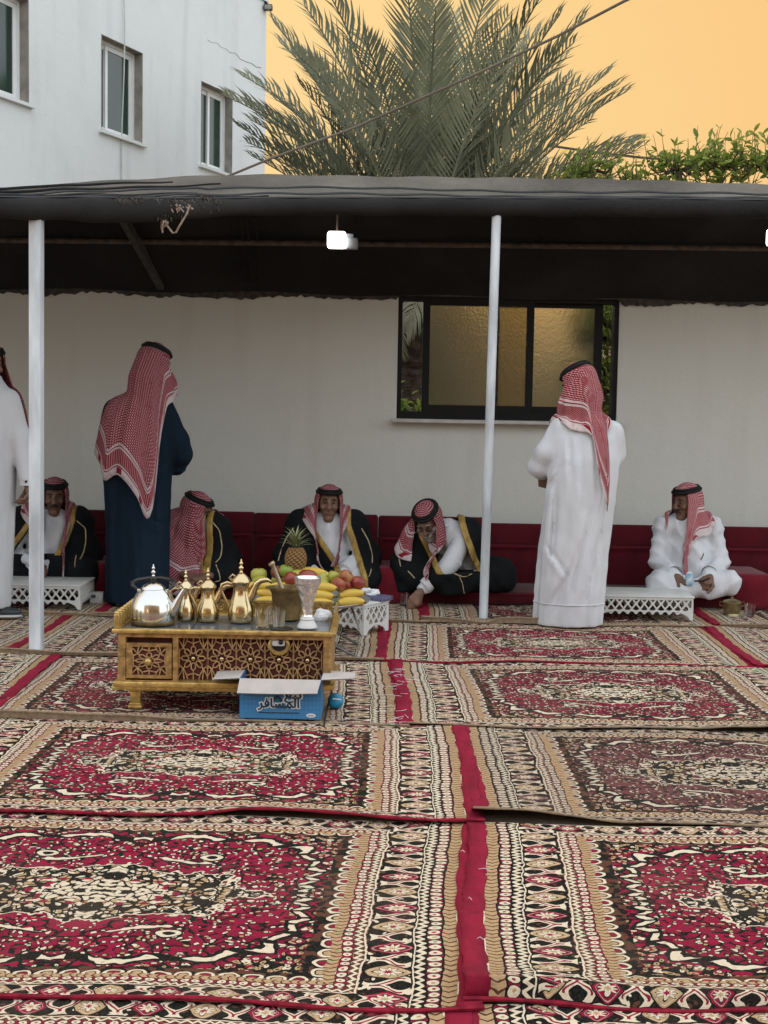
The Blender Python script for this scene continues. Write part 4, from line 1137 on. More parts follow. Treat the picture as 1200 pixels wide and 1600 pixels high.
ROWS = [
 (1.40, 2.81, .0, [(-1.80, .20, 'rug', 'front row rug at the bottom left edge of the photo', 'binding', (), 0), (.16, 2.16, 'rug', 'front row rug at the bottom right edge of the photo', 'binding', (), 0)]),
 (2.79, 4.125, .09, [(-1.78, .228, 'rug', 'red patterned rug in the near left foreground', 'binding', (), 0), (.185, 2.19, 'rug', 'red patterned rug with a folded front step in the near right foreground', 'binding', (), .058)]),
 (4.095, 5.39, .01, [(-1.66, .340, 'rug', 'red patterned rug in front of the blue carton, second row', 'binding', ((1.1, 1.9, .012),), 0), (.298, 2.30, 'rug_mauve', 'dull mauve patterned rug with a lifted corner, second row right', 'tan2', ((-.2, .50, .036), (.2, 2.3, .003)), 0)]),
 (5.36, 6.79, -.03, [(-3.62, -1.61, 'rug_b', 'patterned rug at the left edge overlapping beside the tea table', 'tan', ((.6, 2.4, .02),), 0), (-1.90, .125, 'rug_b', 'patterned rug lying under the gold tea table', 'tan', ((-.3, 1.15, .026),), 0), (.082, 2.08, 'rug_b', 'red patterned rug in the third row at the right', 'tan2', ((1.2, 2.4, .008),), 0)]),
 (6.76, 8.05, .03, [(-3.92, -1.92, 'rug_b', 'patterned rug behind the left tent pole at the left edge', 'tan', ((.8, 2.4, .014),), 0), (-1.965, .015, 'rug_b', 'patterned rug behind the gold tea table', 'tan', ((-.3, 1.3, .016),), 0), (-.03, 1.965, 'rug', 'red patterned rug in front of the man in white', 'binding', (), 0), (1.925, 3.93, 'rug_b', 'patterned rug right of the man in white by the right edge', 'binding', (), 0)]),
 (8.02, 9.42, .0, [(-3.74, -1.73, 'rug_b', 'shaded patterned rug under the left lattice table', 'tan', ((.5, 2.3, .014),), 0), (-1.775, .285, 'rug_b', 'shaded patterned rug under the man in navy', 'tan', ((-.2, 1.0, .012),), 0), (.245, 2.09, 'rug_b', 'shaded patterned rug under the leaning man and the right tent pole', 'tan', ((-.2, .48, .030), (.40, 1.2, .034)), 0), (2.05, 4.05, 'rug_b', 'shaded patterned rug under the brass pot at the right', 'tan', ((-.2, .6, .012),), 0)]),
]
k = 0
for ri, (y0, y1, sh, lst) in enumerate(ROWS):
    for ci, (xa, xb, mt, lb, ed, li, stp) in enumerate(lst):
        up = (ci % 2) if ri not in (2, 3) else 1 - (ci % 2)
        rug(xa, xb, y0, y1, mt, lb, .004 + .005 * up, ed, li, stp, 40 + k, 0.0, sh); k += 1

th_ = MB(); r8 = np.random.RandomState(12)
for i in range(34):
    p = ground(r8.uniform(603, 640), r8.uniform(1042, 1135), .024); d = Vector((r8.normal() * .035, r8.normal() * .03, 0)); e = Vector((r8.normal() * .02, r8.normal() * .02, .002))
    th_.tube([p, p + d * .5 + e, p + d], .0011, 4)
for i in range(5):
    p = ground(r8.uniform(715, 765), r8.uniform(1290, 1580), .026); d = Vector((r8.normal() * .02, r8.normal() * .02, 0)); th_.tube([p, p + d * .5 + Vector((0, .008, .002)), p + d], .0009, 4)
o = th_.build('loose_threads', M['tissue'], None, True, 0); tag(o, 'pale loose threads lying on the crimson rug hems', 'threads'); o['kind'] = 'stuff'

# ---- house across the yard behind the camera (its reflection stands in the polished kettle)
rh = thing('flat_roof_house', 'tan flat roofed house across the yard, mirrored in the polished kettle', 'house', (0, -9, 0))
fw_ = MB(); holes = [(-7.2, -6.0), (-3.4, -2.2), (2.2, 3.4), (6.0, 7.2)]; xs_ = [-13] + [q for h_ in holes for q in h_] + [13]
for i in range(len(xs_) - 1):
    a_, b_ = xs_[i], xs_[i + 1]
    if (a_, b_) in holes:
        fw_.box(((a_ + b_) / 2, -.15, .55), (b_ - a_, .3, 1.1)); fw_.box(((a_ + b_) / 2, -.15, 4.1), (b_ - a_, .3, 3.2))
    else: fw_.box(((a_ + b_) / 2, -.15, 2.85), (b_ - a_, .3, 5.7))
fw_.build('wall', M['farwall'], rh, False)
MB().box((0, -.2, 5.80), (26.3, .5, .2)).build('parapet', M['weight'], rh, False)
for a_, b_ in holes:
    w_ = MB().box(((a_ + b_) / 2, -.20, 1.125), (b_ - a_ - .004, .08, .05)).box(((a_ + b_) / 2, -.20, 2.475), (b_ - a_ - .004, .08, .05)).box((a_ + .03, -.2, 1.8), (.05, .08, 1.30)).box((b_ - .03, -.2, 1.8), (.05, .08, 1.30)).build('window', M['alu'], rh, False)
    MB().box(((a_ + b_) / 2, -.2, 1.8), (b_ - a_ - .12, .01, 1.29)).build('pane', M['pane_dark'], w_, False)

# ------------------------------------------------------------------ seating along the wall
def cushion(xa, xb, ztop, label, mt='velvet'):
    t = thing('back_cushion', label, 'cushion', ((xa + xb) / 2, 9.46, 0), 0, 'red back cushions along the wall')
    w = xb - xa - .003; zm = ztop - .155
    rot = Matrix.Rotation(R(-5), 3, 'X')
    MB().rbox((0, .0, (zm + .02) / 2 + .01), (w, .17, zm - .02), .018, 3, rot).build('lower_panel', M[mt], t)
    MB().rbox((0, .022, zm + (ztop - zm) / 2), (w, .17, ztop - zm), .02, 3, rot).build('upper_panel', M[mt], t)
    MB().tube([(-w / 2 + .03, -.088 - .006, zm), (w / 2 - .03, -.088 - .006, zm)], .005, 6).build('piping', M['velvet2'], t)
    return t
for xa, xb, zt, lb in ((-3.4, -2.55, .55, 'dark red back cushion at the far left edge'), (-2.55, -1.72, .55, 'dark red back cushion behind the moustached man by the left pole'),
                       (-1.72, -.92, .555, 'dark red back cushion behind the man in navy'), (-.92, -.04, .55, 'dark red back cushion behind the man facing the fruit'),
                       (-.04, .715, .545, 'dark red back cushion behind the leaning man'), (.715, 1.55, .505, 'dark red back cushion behind the standing man in white'),
                       (1.55, 2.34, .51, 'dark red back cushion behind the seated man in white'), (2.34, 3.2, .51, 'dark red back cushion at the right edge')):
    cushion(xa, xb, zt, lb)
for xa, xb, lb in ((-3.4, -2.06, 'red floor mattress under the moustached man'), (-1.82, -.08, 'long red floor mattress behind the tea table'), (.20, 2.30, 'long red floor mattress behind the man in white'), (2.61, 3.4, 'red floor mattress at the far right edge')):
    t = thing('floor_mattress', lb, 'mattress', ((xa + xb) / 2, 9.1, 0), 0, 'red floor mattresses')
    MB().rbox((0, 0, .052), (xb - xa, .54, .085), .03, 3).build('pad', M['velvet'], t)
    MB().tube([(-(xb - xa) / 2 + .03, -.268, .084), ((xb - xa) / 2 - .03, -.268, .084)], .006, 6).build('piping', M['velvet2'], t)
for xa, xb, lb in ((-2.05, -1.83, 'bright red armrest block beside the left lattice table'), (-.07, .19, 'bright red armrest block left of the leaning man'), (2.31, 2.60, 'bright red armrest block at the right edge beside the brass pot')):
    t = thing('armrest_cushion', lb, 'cushion', ((xa + xb) / 2, 9.02, 0), 0, 'red armrest blocks')
    MB().rbox((0, 0, .131), (xb - xa - .01, .50, .245), .045, 4).build('block', M['velvet2'], t)
    MB().tube([(-(xb - xa) / 2 + .03, -.235, .238), ((xb - xa) / 2 - .03, -.235, .238)], .004, 6).build('piping', M['velvet2'], t)

# ------------------------------------------------------------------ white lattice floor tables
def lattice_panel(w, h, p=.052, bt=.0095, th=.010):
    """pierced panel in xz: crossed bars with bosses, top rail, scalloped foot"""
    mb = MB(); z1 = h - .014; z0 = .055; x0, x1 = -w / 2 + .012, w / 2 - .012
    mb.box((0, 0, h - .007), (w, th + .003, .014))
    for s in (-1, 1): mb.box((s * (w / 2 - .006), 0, h / 2 - .008), (.012, th + .002, h - .016))
    def clip(k, sgn):
        a = (k, z0 - .02); L_ = z1 - z0 + .02; pts = []
        for t in (0, L_): pts.append((a[0] + sgn * t * .8, a[1] + t))
        (xa, za), (xb, zb) = pts
        def cx(xv):
            f = (xv - xa) / (xb - xa); return za + f * (zb - za)
        if max(xa, xb) < x0 or min(xa, xb) > x1: return None
        for lim, cmpf in ((x0, -1), (x1, 1)):
            if cmpf * (xa - lim) > 0: za = cx(lim); xa = lim
            if cmpf * (xb - lim) > 0: zb = cx(lim); xb = lim
        return (xa, za), (xb, zb)
    n = int(w / p) + 8
    for sgn, dy in ((1, -.0007), (-1, .0007)):
        for i in range(-n, n):
            c = clip(i * p, sgn)
            if c and abs(c[0][0] - c[1][0]) > .004: mb.bar((c[0][0], dy, c[0][1]), (c[1][0], dy, c[1][1]), th, bt)
    L_ = z1 - (z0 - .02); k = 0
    for i in range(-2 * n, 2 * n):                      # round bosses on the crossings
        for j in range(0, 8):
            x = i * p / 2; z = z0 - .02 + j * p / 2 / .8
            if (i + j) % 2 == 0 and x0 < x < x1 and z0 < z < z1 and (j % 2 == 0): mb.lathe([(.0105, -.0062), (.0105, .0062)], (0, 0, 0), 10) if False else mb.add([(x + .0115 * math.cos(a), yy, z + .0115 * math.sin(a)) for yy in (-.0064, .0064) for a in np.linspace(0, 2 * math.pi, 9)[:-1]], [tuple(range(8)), tuple(range(15, 7, -1))] + [(q, q + 8, (q + 1) % 8 + 8, (q + 1) % 8) for q in range(8)])
    xs = np.linspace(-w / 2, w / 2, 90); up = []; lo = []
    for x in xs:
        e = w / 2 - abs(x)
        if e < .020: zl = 0.0
        elif e < .14: q = (e - .020) / .12; zl = .052 * math.sqrt(max(0, 1 - (1 - q) ** 2))
        else: zl = .046 + .009 * abs(math.sin((e - .14) * math.pi / .055)) - .004
        lo.append((x, zl)); up.append((x, max(zl + .010, .052 + .006) if e > .03 else .075))
    for i in range(len(xs) - 1):
        a, b, c, d = lo[i], lo[i + 1], up[i + 1], up[i]
        vs = [(q[0], y, q[1]) for y in (-th * .62, th * .62) for q in (a, b, c, d)]
        mb.add(vs, [(0, 1, 2, 3), (7, 6, 5, 4), (0, 4, 5, 1), (3, 2, 6, 7)])
    return mb
def lattice_table(c, rz, w, d, h, label):
    t = thing('lattice_table', label, 'table', c, R(rz), 'white lattice floor tables')
    MB().rbox((0, 0, h - .005), (w + .012, d + .012, .010), .003).build('tabletop', M['whitepl'], t, True, 30)
    hp_ = h - .0105
    fm = lattice_panel(w, hp_).mesh('lattice_panel', False); sm_ = lattice_panel(d - .024, hp_).mesh('lattice_panel', False)
    for m_, loc, rr in ((fm, (0, -d / 2 + .006, 0), 0), (fm, (0, d / 2 - .006, 0), 0), (sm_, (-w / 2 + .006, 0, 0), math.pi / 2), (sm_, (w / 2 - .006, 0, 0), math.pi / 2)):
        o = link('lattice_panel', m_, M['whitepl'], t); o.location = loc; o.rotation_euler = (0, 0, rr)
    return t
RZ = .016
lattice_table((-2.20, 8.46, RZ), 0, .62, .40, .155, 'white lattice table in front of the moustached man at the left pole')
lattice_table((-.235, 7.735, RZ), -36, .50, .24, .180, 'white lattice table turned cornerwise behind the tea table')
lattice_table((1.645, 8.47, RZ), -1, .61, .40, .150, 'white lattice table between the two men in white')

# ------------------------------------------------------------------ gold tea table
TX, TY = -.662, 5.545
tt = thing('tea_table', 'ornate gold tea table with rosette fretwork over dark red panels', 'tea table', (TX, TY, RZ - .004)); tt.scale = (.966, 1, 1)
G_ = 'gold_wood'
cb_ = MB()
cb_.box((-.448, .02, .222), (.034, .04, .185)); cb_.box((.448, .02, .222), (.034, .04, .185)); cb_.box((-.214, .018, .222), (.022, .036, .185))
cb_.box((0, .02, .3245), (.93, .04, .019)); cb_.box((-.331, .018, .1285), (.212, .036, .006 + .0))
for s in (-1, 1): cb_.box((s * .458, .2455, .222), (.012, .407, .185))
cb_.box((0, .4555, .222), (.93, .012, .185))
cb_.build('cabinet', M[G_], tt, False)
MB().box((0, .048, .222), (.85, .006, .18)).build('lining', M['maroon'], tt, False)
MB().rbox((0, .215, .117), (.965, .47, .024), .005).rbox((-.05, .215, .0965), (.88, .44, .017), .004).build('base_moulding', M['gold_bright'], tt, True, 30)
tpm = MB()
tpm.rbox((0, -.006, .3435), (.975, .032, .018), .004); tpm.rbox((0, .447, .3435), (.975, .032, .018), .004)
for s in (-1, 1): tpm.rbox((s * .4715, .2205, .3435), (.032, .421, .018), .004)
tpm.build('top_frame', M['gold_bright'], tt, True, 30)
def tilemat():
    m, nt, b = newmat('grey_stone_tile'); o = coords(); n = enoise(o, 9, 6.0); n2 = enoise(emap(o, (1, 5, 1)), 6, 4)
    setcol(b, cmix((.055, .068, .080), (.20, .22, .24), emin(emax((n * .6 + n2 * .6 - .45) * 2.2, 0.0), 1.0))); b.inputs['Roughness'].default_value = .16; return m
M['tile'] = tilemat()
for i in range(3):
    MB().rbox((-.455 + .3033 * (i + .5), .2205, .342), (.300, .420, .012), .002, 1).build('top_tile', M['tile'], tt, False)
def leg():
    m = MB(); m.rbox((0, 0, .046), (.046, .046, .076), .006); m.rbox((0, 0, .010), (.062, .062, .014), .004); m.rbox((0, 0, .080), (.058, .058, .010), .003); m.rbox((0, 0, .022), (.054, .054, .008), .003)
    return m.mesh('leg', True, 30)
lm = leg()
for x in (-.395, .395):
    for y in (.055, .385):
        o = link('leg', lm, M['gold_bright'], tt); o.location = (x, y, 0)
# rosette fretwork
def rosette(sx=1.0, sz=1.0, tips=True):
    mb = MB(); bw = .0048; kk = [0]
    def bar(a, b):
        kk[0] += 1; dy = .00035 * (kk[0] % 5)
        mb.bar((a[0] * sx, dy, a[1] * sz), (b[0] * sx, dy, b[1] * sz), .006, bw)
    for k in range(8):
        a = k * math.pi / 4; c, s = math.cos(a), math.sin(a)
        P = [(r * c - q * s, r * s + q * c) for r, q in ((.018, 0), (.026, .0092), (.045, .0092), (.053, 0), (.045, -.0092), (.026, -.0092))]
        for i in range(6): bar(P[i], P[(i + 1) % 6])
    for k in range(8):
        a = k * math.pi / 4; b = a + math.pi / 8; c2 = a + math.pi / 4
        bar((.053 * math.cos(a), .053 * math.sin(a)), (.053 * 1.18 * math.cos(a), .053 * 1.18 * math.sin(a)))
        m_ = (.073 * math.cos(b), .080 * math.sin(b))
        m_ = (max(-.062, min(.062, m_[0])), m_[1])
        bar((.062 * math.cos(a), .064 * math.sin(a)), m_); bar(m_, (.062 * math.cos(c2), .064 * math.sin(c2)))
    for ix in (-1, 1):
        for iz in (-1, 1):
            bar((ix * .030, iz * .0735), (ix * .024, iz * .091)); bar((ix * .060, iz * .031), (ix * .0655, iz * .045)); bar((ix * .046, iz * .047), (ix * .064, iz * .080)); bar((ix * .046, iz * .047), (ix * .040, iz * .091))
    for iz in (-1, 1): bar((0, iz * .063), (0, iz * .091))
    return mb
rm = rosette().mesh('rosette', False); km = MB().ball((0, 0, 0), (.0105, .009, .0105), 12, 8).mesh('stud')
PW = .6270 / 5
for i in range(5):
    x = -.203 + PW * (i + .5)
    o = link('rosette', rm, M['fret'], tt); o.location = (x, .036, .2225)
    q = link('stud', km, M['brass'], o); q.location = (0, -.006, 0)
    if i: MB().box((x - PW / 2, .037, .2225), (.0045, .006, .183)).build('fret_bar', M['fret'], tt, False)
dr = MB(); dr.box((-.415, .009, .215), (.026, .018, .150)); dr.box((-.243, .009, .215), (.026, .018, .150)); dr.box((-.329, .009, .282), (.146, .018, .016)); dr.box((-.329, .009, .147), (.146, .018, .014))
do = dr.build('drawer', M['gold_wood'], tt, False)
MB().box((-.329, .014, .215), (.146, .006, .119)).build('drawer_panel', M['maroon'], do, False)
o = link('rosette', rosette(1.12, .66).mesh('rosette', False), M['fret'], do); o.location = (-.329, .005, .2145)
MB().ball((-.329, -.020, .2145), (.0165, .013, .0165), 14, 9).lathe([(.007, 0), (.007, .02)], (-.329, -.012, .206), 8).build('knob', M['gold_bright'], do)
rg_ = MB(); rg_.tube([(.236 + .040 * math.cos(a), .024, .286 + .034 * math.sin(a)) for a in np.linspace(0, 2 * math.pi, 25)], .0095, 8, False)
go = rg_.build('opening_ring', M['gold_bright'], tt)
MB().add([(.236 + .037 * math.cos(a), yy, .286 + .031 * math.sin(a)) for yy in (.026, .031) for a in np.linspace(0, 2 * math.pi, 21)[:-1]], [tuple(range(20)), tuple(range(39, 19, -1))] + [(q, q + 20, (q + 1) % 20 + 20, (q + 1) % 20) for q in range(20)]).build('opening', M['blackpl'], go, False)
MB().rbox((.234, .018, .297), (.056, .014, .026), .006).build('white_socket', M['whitepl'], go)
MB().ball((.245, .010, .302), (.011, .008, .010), 10, 7).build('switch_button', M['blackpl'], go)
# gallery rails: balusters at the left, pierced panels at the back and right
bm_ = MB().rbox((0, 0, .0325), (.024, .022, .062), .006).ball((0, 0, .066), (.012, .012, .008), 10, 6).mesh('baluster', True, 40)
for i in range(8):
    o = link('baluster', bm_, M['gold_bright'], tt); o.location = (-.469, .0 + .062 * i, .351)
MB().bar((-.469, 0, .360), (-.469, .44, .360), .012, .012).build('gallery_rail', M['gold_bright'], tt, False)
def gallery(w, h):
    mb = MB(); mb.box((0, 0, .006), (w, .012, .012)); mb.box((0, 0, h - .005), (w, .012, .010)); n = int(w / .036)
    mb.box((0, .002, h / 2), (w, .004, h - .022))
    for i in range(n):
        x = -w / 2 + w * (i + .5) / n; mb.tube([(x + .013 * math.cos(a), -.002, h / 2 + .015 * math.sin(a)) for a in np.linspace(0, 2 * math.pi, 11)], .0034, 6, False)
        mb.box((x + w / n / 2, -.0005, h / 2), (.004, .010, h - .022)); mb.ball((x, -.003, h / 2), .005, 6, 5)
    return mb
gallery(.90, .062).build('gallery_panel', M['gold_bright'], tt, False).location = (0, .452, .352)
o = gallery(.34, .060).build('gallery_panel', M['gold_bright'], tt, False); o.location = (.474, .275, .352); o.rotation_euler = (0, 0, -math.pi / 2)

TZ = RZ - .004 + .3525
def ttop(px, Y): return Vector(((px - 600) * (Y - .07) / F_PX, Y - .07, TZ))
# kettle and coffee pots
def finial(mb, z, s=1.0, x=0):
    mb.lathe([(.006 * s, 0), (.010 * s, .006 * s), (.006 * s, .012 * s), (.004 * s, .014 * s), (.012 * s, .022 * s), (.012 * s, .028 * s), (.004 * s, .036 * s), (.004 * s, .038 * s), (.009 * s, .044 * s), (.009 * s, .049 * s), (.003 * s, .056 * s), (.004 * s, .062 * s), (.001 * s, .068 * s)], (x, 0, z), 12)
k_ = thing('kettle', 'shiny steel kettle with black handle at the left end of the tea table', 'kettle', ttop(239, 5.76))
MB().lathe([(.080, 0), (.091, .006), (.0945, .02), (.0945, .05), (.091, .085), (.083, .110), (.070, .132), (.054, .146), (.051, .150)], n=40).build('body', M['chrome'], k_, True, 50)
MB().lathe([(.094, .0), (.0965, .006), (.0955, .014), (.093, .014)], n=40).build('base_ring', M['brass_old'], k_, True, 50)
ld = MB().lathe([(.053, .150), (.051, .157), (.035, .170), (.016, .177), (.008, .180)], n=32); ld.build('lid', M['chrome'], k_, True, 60)
fi = MB(); finial(fi, .200, .82); fi.build('finial', M['chrome'], k_, True, 60); MB().ball((0, 0, .192), (.015, .015, .015), 14, 10).build('knob', M['blackpl'], k_)
MB().tube([(.078, -.01, .050), (.098, -.012, .075), (.112, -.013, .108), (.128, -.014, .138), (.137, -.014, .150)], [.026, .021, .015, .0115, .013], 14).build('spout', M['chrome'], k_, True, 60)
MB().tube([(-.062, 0, .140), (-.088, .004, .158), (-.097, .03, .170), (-.085, .07, .176), (-.04, .105, .180), (.02, .11, .181), (.065, .08, .179), (.085, .04, .172), (.080, .01, .158), (.060, 0, .142)], [.006, .008, .009, .0095, .0095, .0095, .0095, .009, .008, .006], 10).build('handle', M['blackpl'], k_)
for s in (-1, 1): MB().rbox((s * .061, 0, .139), (.014, .02, .02), .004).build('lug', M['chrome'], k_)
def dallah(px, Y, h, r, label, mt):
    t = thing('coffee_pot', label, 'coffee pot', ttop(px, Y), 0, 'long spouted coffee pots on the tea table'); q = h / .245; g = r / .052
    MB().lathe([(.043 * g, 0), (.049 * g, .004 * q), (.050 * g, .012 * q), (.052 * g, .03 * q), (.051 * g, .05 * q), (.045 * g, .075 * q), (.036 * g, .098 * q), (.031 * g, .118 * q), (.030 * g, .138 * q), (.034 * g, .150 * q), (.037 * g, .153 * q), (.037 * g, .157 * q)], n=32).build('body', M[mt], t, True, 50)
    MB().lathe([(.038 * g, .157 * q), (.037 * g, .163 * q), (.031 * g, .174 * q), (.018 * g, .186 * q), (.009 * g, .192 * q)], n=28).build('lid', M[mt], t, True, 50)
    f = MB(); finial(f, .190 * q, .82 * q); f.build('finial', M[mt], t, True, 60)
    sp = MB(); pts = [(.030 * g, 0, .085 * q), (.044 * g, 0, .108 * q), (.052 * g, 0, .132 * q), (.062 * g, 0, .150 * q), (.080 * g, 0, .163 * q), (.104 * g, 0, .166 * q), (.120 * g, 0, .160 * q)]
    sp.tube([Vector(p) for p in pts], [.017 * g, .016 * g, .0145 * g, .0135 * g, .012 * g, .009 * g, .003 * g], 12); sp.build('spout', M[mt], t, True, 60)
    MB().tube([(-.033 * g, 0, .148 * q), (-.055 * g, 0, .154 * q), (-.076 * g, 0, .146 * q), (-.080 * g, 0, .125 * q), (-.066 * g, 0, .095 * q), (-.052 * g, 0, .070 * q), (-.046 * g, 0, .045 * q)], [.005, .006, .007, .007, .0065, .006, .005], 10).build('handle', M[mt], t, True, 60)
    MB().tube([(-.034 * g, 0, .160 * q), (-.046 * g, 0, .172 * q), (-.034 * g, 0, .184 * q), (-.022 * g, 0, .178 * q)], [.006, .005, .005, .003], 8).build('hinge', M[mt], t, True, 60)
dallah(290, 5.86, .222, .044, 'smallest brass coffee pot standing next to the steel kettle', 'brass_pale')
dallah(325, 5.84, .234, .051, 'middle brass coffee pot between two others on the tea table', 'brass')
dallah(377, 5.83, .276, .057, 'largest brass coffee pot left of the glasses on the tea table', 'brass')
mo = thing('mortar', 'old bronze mortar standing behind the glasses on the tea table', 'mortar', ttop(449, 5.93))
MB().lathe([(.055, 0), (.061, .004), (.060, .012), (.062, .06), (.068, .118), (.074, .128), (.077, .136), (.076, .146), (.069, .147), (.062, .12), (.052, .03), (.0, .028)], n=32, cap=False).build('bowl', M['brass_old'], mo, True, 40)
pe = tag(MB().tube([(.010, 0, .040), (-.010, .0, .105), (-.040, .0, .185), (-.062, 0, .236), (-.066, 0, .244), (-.072, 0, .252)], [.015, .012, .0095, .0095, .016, .014], 12).build('pestle', pmat('worn_bronze', (.42, .34, .22), .45, .7, var=.2, vs=20), None), 'bronze pestle leaning out of the mortar', 'pestle'); pe.location = ttop(449, 5.93)
va = thing('silver_vase', 'tall cut silver vase at the right end of the tea table', 'vase', ttop(482, 5.70))
prof = [(.044, .000), (.043, .008), (.036, .022), (.029, .034), (.032, .040), (.026, .046), (.0225, .060), (.023, .085), (.028, .115), (.036, .145), (.045, .172), (.052, .192)]
V_ = []
for i in range(34):
    t = i / 33; z = .050 + (.188 - .050) * t; r0 = np.interp(z, [p[1] for p in prof], [p[0] for p in prof]); row = []
    for k in range(57):
        a = 2 * math.pi * k / 56; s_ = abs(((a * 4 / math.pi + z * 42) % 2) - 1); row.append((r0 * (1 + .10 * (s_ - .5)) * math.cos(a), r0 * (1 + .10 * (s_ - .5)) * math.sin(a), z))
    V_.append(row)
MB().grid(V_).build('cut_body', M['silver'], va, True, 25)
MB().lathe([(.040, 0), (.044, .004), (.043, .010), (.036, .022), (.029, .034), (.031, .040), (.026, .047), (.0225, .052)], n=28).build('foot', M['whitepl'], va, True, 40)
MB().lathe([(.050, .186), (.0545, .190), (.056, .196), (.056, .214), (.0575, .217), (.055, .219), (.050, .214), (.046, .19)], n=36, cap=False).build('rim', M['silver'], va, True, 40)
def glass(loc, label, h=.076, r0=.023, r1=.030, group='clear drinking glasses'):
    t = thing('drinking_glass', label, 'glass', loc, 0, group)
    MB().lathe([(.001, .0005), (r0, .0005), (r0 + .001, .003), (r1, h), (r1 - .0018, h), (r0 - .001, .007), (.001, .006)], n=24, cap=False).build('tumbler', M['glass'], t, True, 40)
    return t
glass(ttop(411, 5.69), 'left clear glass of the three on the tea table', .082, .026, .030)
glass(ttop(428, 5.76), 'back clear glass between two others on the tea table', .078, .023, .029)
glass(ttop(437, 5.68), 'right clear glass of the three on the tea table', .078, .024, .028)
def crumple(r_, seed, sq=(1, 1, .8)):
    q = np.random.RandomState(seed); m = MB().ball((0, 0, 0), r_, 14, 10); w = q.normal(size=(7, 3)) * 1.6 / r_; ph = q.uniform(0, 6, 7)
    m.v = [tuple(np.array(v) * np.array(sq) * (1 + q.normal() * .07 + .42 * sum(math.sin(np.dot(w[i], v) + ph[i]) for i in range(7)) / 2.2)) for v in m.v]; return m
ti = tag(crumple(.024, 3, (1.1, .8, .9)).build('crumpled_tissue', M['tissue'], None, True, 20), 'crumpled white tissue in the right corner of the tea table', 'tissue'); ti.location = ttop(508, 5.93) + Vector((0, 0, .024))
co = tag(MB().lathe([(.001, .001), (.050, .001), (.052, .004), (.046, .006), (.001, .004)], n=28, cap=False).build('coaster', M['blackpl'], None), 'dark round coaster in front of the glasses', 'coaster'); co.location = ttop(441, 5.655)

# ------------------------------------------------------------------ blue carton in front of the tea table
def cartonmat():
    m, nt, b = newmat('blue_printed_carton'); x, y, z = sep(coords())
    p = .0165; d, r = evor(evec(x * (1 / p), z * (.85 / p)), 1.0, 'DISTANCE_TO_EDGE', .12)
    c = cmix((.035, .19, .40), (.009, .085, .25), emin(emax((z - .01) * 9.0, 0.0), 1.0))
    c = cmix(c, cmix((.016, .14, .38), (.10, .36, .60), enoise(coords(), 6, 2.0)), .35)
    c = cmix(c, (.14, .36, .52), (d < .06) * .28); setcol(b, c); b.inputs['Roughness'].default_value = .45; return m
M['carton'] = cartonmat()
CXm, CY = -.414, 5.405
cx_ = thing('open_carton', 'open blue and white carton with Arabic lettering and spread flaps', 'carton box', (CXm, CY, .022), R(-1.2))
CWd, CH, CD = .335, .165, .20
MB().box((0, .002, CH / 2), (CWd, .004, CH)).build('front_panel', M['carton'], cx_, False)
MB().box((0, CD, CH / 2), (CWd, .004, CH)).build('back_panel', M['card_in'], cx_, False)
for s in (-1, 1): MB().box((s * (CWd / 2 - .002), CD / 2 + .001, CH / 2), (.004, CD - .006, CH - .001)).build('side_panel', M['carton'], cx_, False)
MB().box((0, CD / 2, .003), (CWd - .01, CD - .01, .004)).build('bottom_panel', M['card_in'], cx_, False)
def flap(pts, name='flap'):
    a, b, c, d = [Vector(p) for p in pts]; n = (b - a).cross(d - a).normalized() * .0022
    G2 = [[a.lerp(b, u).lerp(d.lerp(c, u), v) + n * (1 + 2.2 * math.sin(math.pi * u) * v) for u in np.linspace(0, 1, 9)] for v in np.linspace(0, 1, 5)]
    G3 = [[p - n * 1.6 for p in row] for row in G2]
    mb = MB().grid(G2); mb.grid([r_[::-1] for r_ in G3])
    k2 = 9
    return mb.build(name, M['kraft'], cx_, True, 30)
flap([(-CWd / 2, 0, CH), (CWd / 2, 0, CH), (CWd / 2 - .012, -.050, CH - .046), (-CWd / 2 - .004, -.052, CH - .050)])
flap([(-CWd / 2, CD, CH), (-CWd / 2, .0, CH), (-CWd / 2 - .118, .018, CH - .012), (-CWd / 2 - .118, CD - .03, CH - .008)])
flap([(CWd / 2, .0, CH), (CWd / 2, CD, CH), (CWd / 2 + .135, CD - .05, CH + .004), (CWd / 2 + .135, .03, CH + .002)])
flap([(CWd / 2, CD, CH), (-CWd / 2, CD, CH), (-CWd / 2 + .01, CD + .06, CH + .06), (CWd / 2 - .01, CD + .06, CH + .06)])
def text_mesh(body, size, off=0.0, ext=.0006):
    c = bpy.data.curves.new('lettering', 'FONT'); c.body = body; c.size = size; c.align_x = 'CENTER'; c.offset = off; c.extrude = ext; c.resolution_u = 3
    o = bpy.data.objects.new('lettering', c); COL.objects.link(o); bpy.context.view_layer.update()
    m = bpy.data.meshes.new_from_object(o.evaluated_get(bpy.context.evaluated_depsgraph_get())); bpy.data.objects.remove(o); bpy.data.curves.remove(c); return m
W1, W2 = '\uFECA\uFE92\uFEE7', '\uFEAE\uFED3\uFE8E\uFEB4\uFEE4\uFEDF\uFE8D'
for body, size, x, z, sx9 in ((W1, .044, .054, .087, 1.45), (W2, .050, -.004, .048, 1.12)):
    for off, mt, dy in ((.0050, 'print_white', -.0020), (.0012, 'ink', -.0036)):
        m_ = text_mesh(body, size, off); o = link('lettering', m_, M[mt], cx_); o.matrix_local = Matrix.Translation((x, dy, z)) @ Matrix.Rotation(math.pi / 2, 4, 'X') @ Matrix.Diagonal((sx9, 1.05, 1, 1))
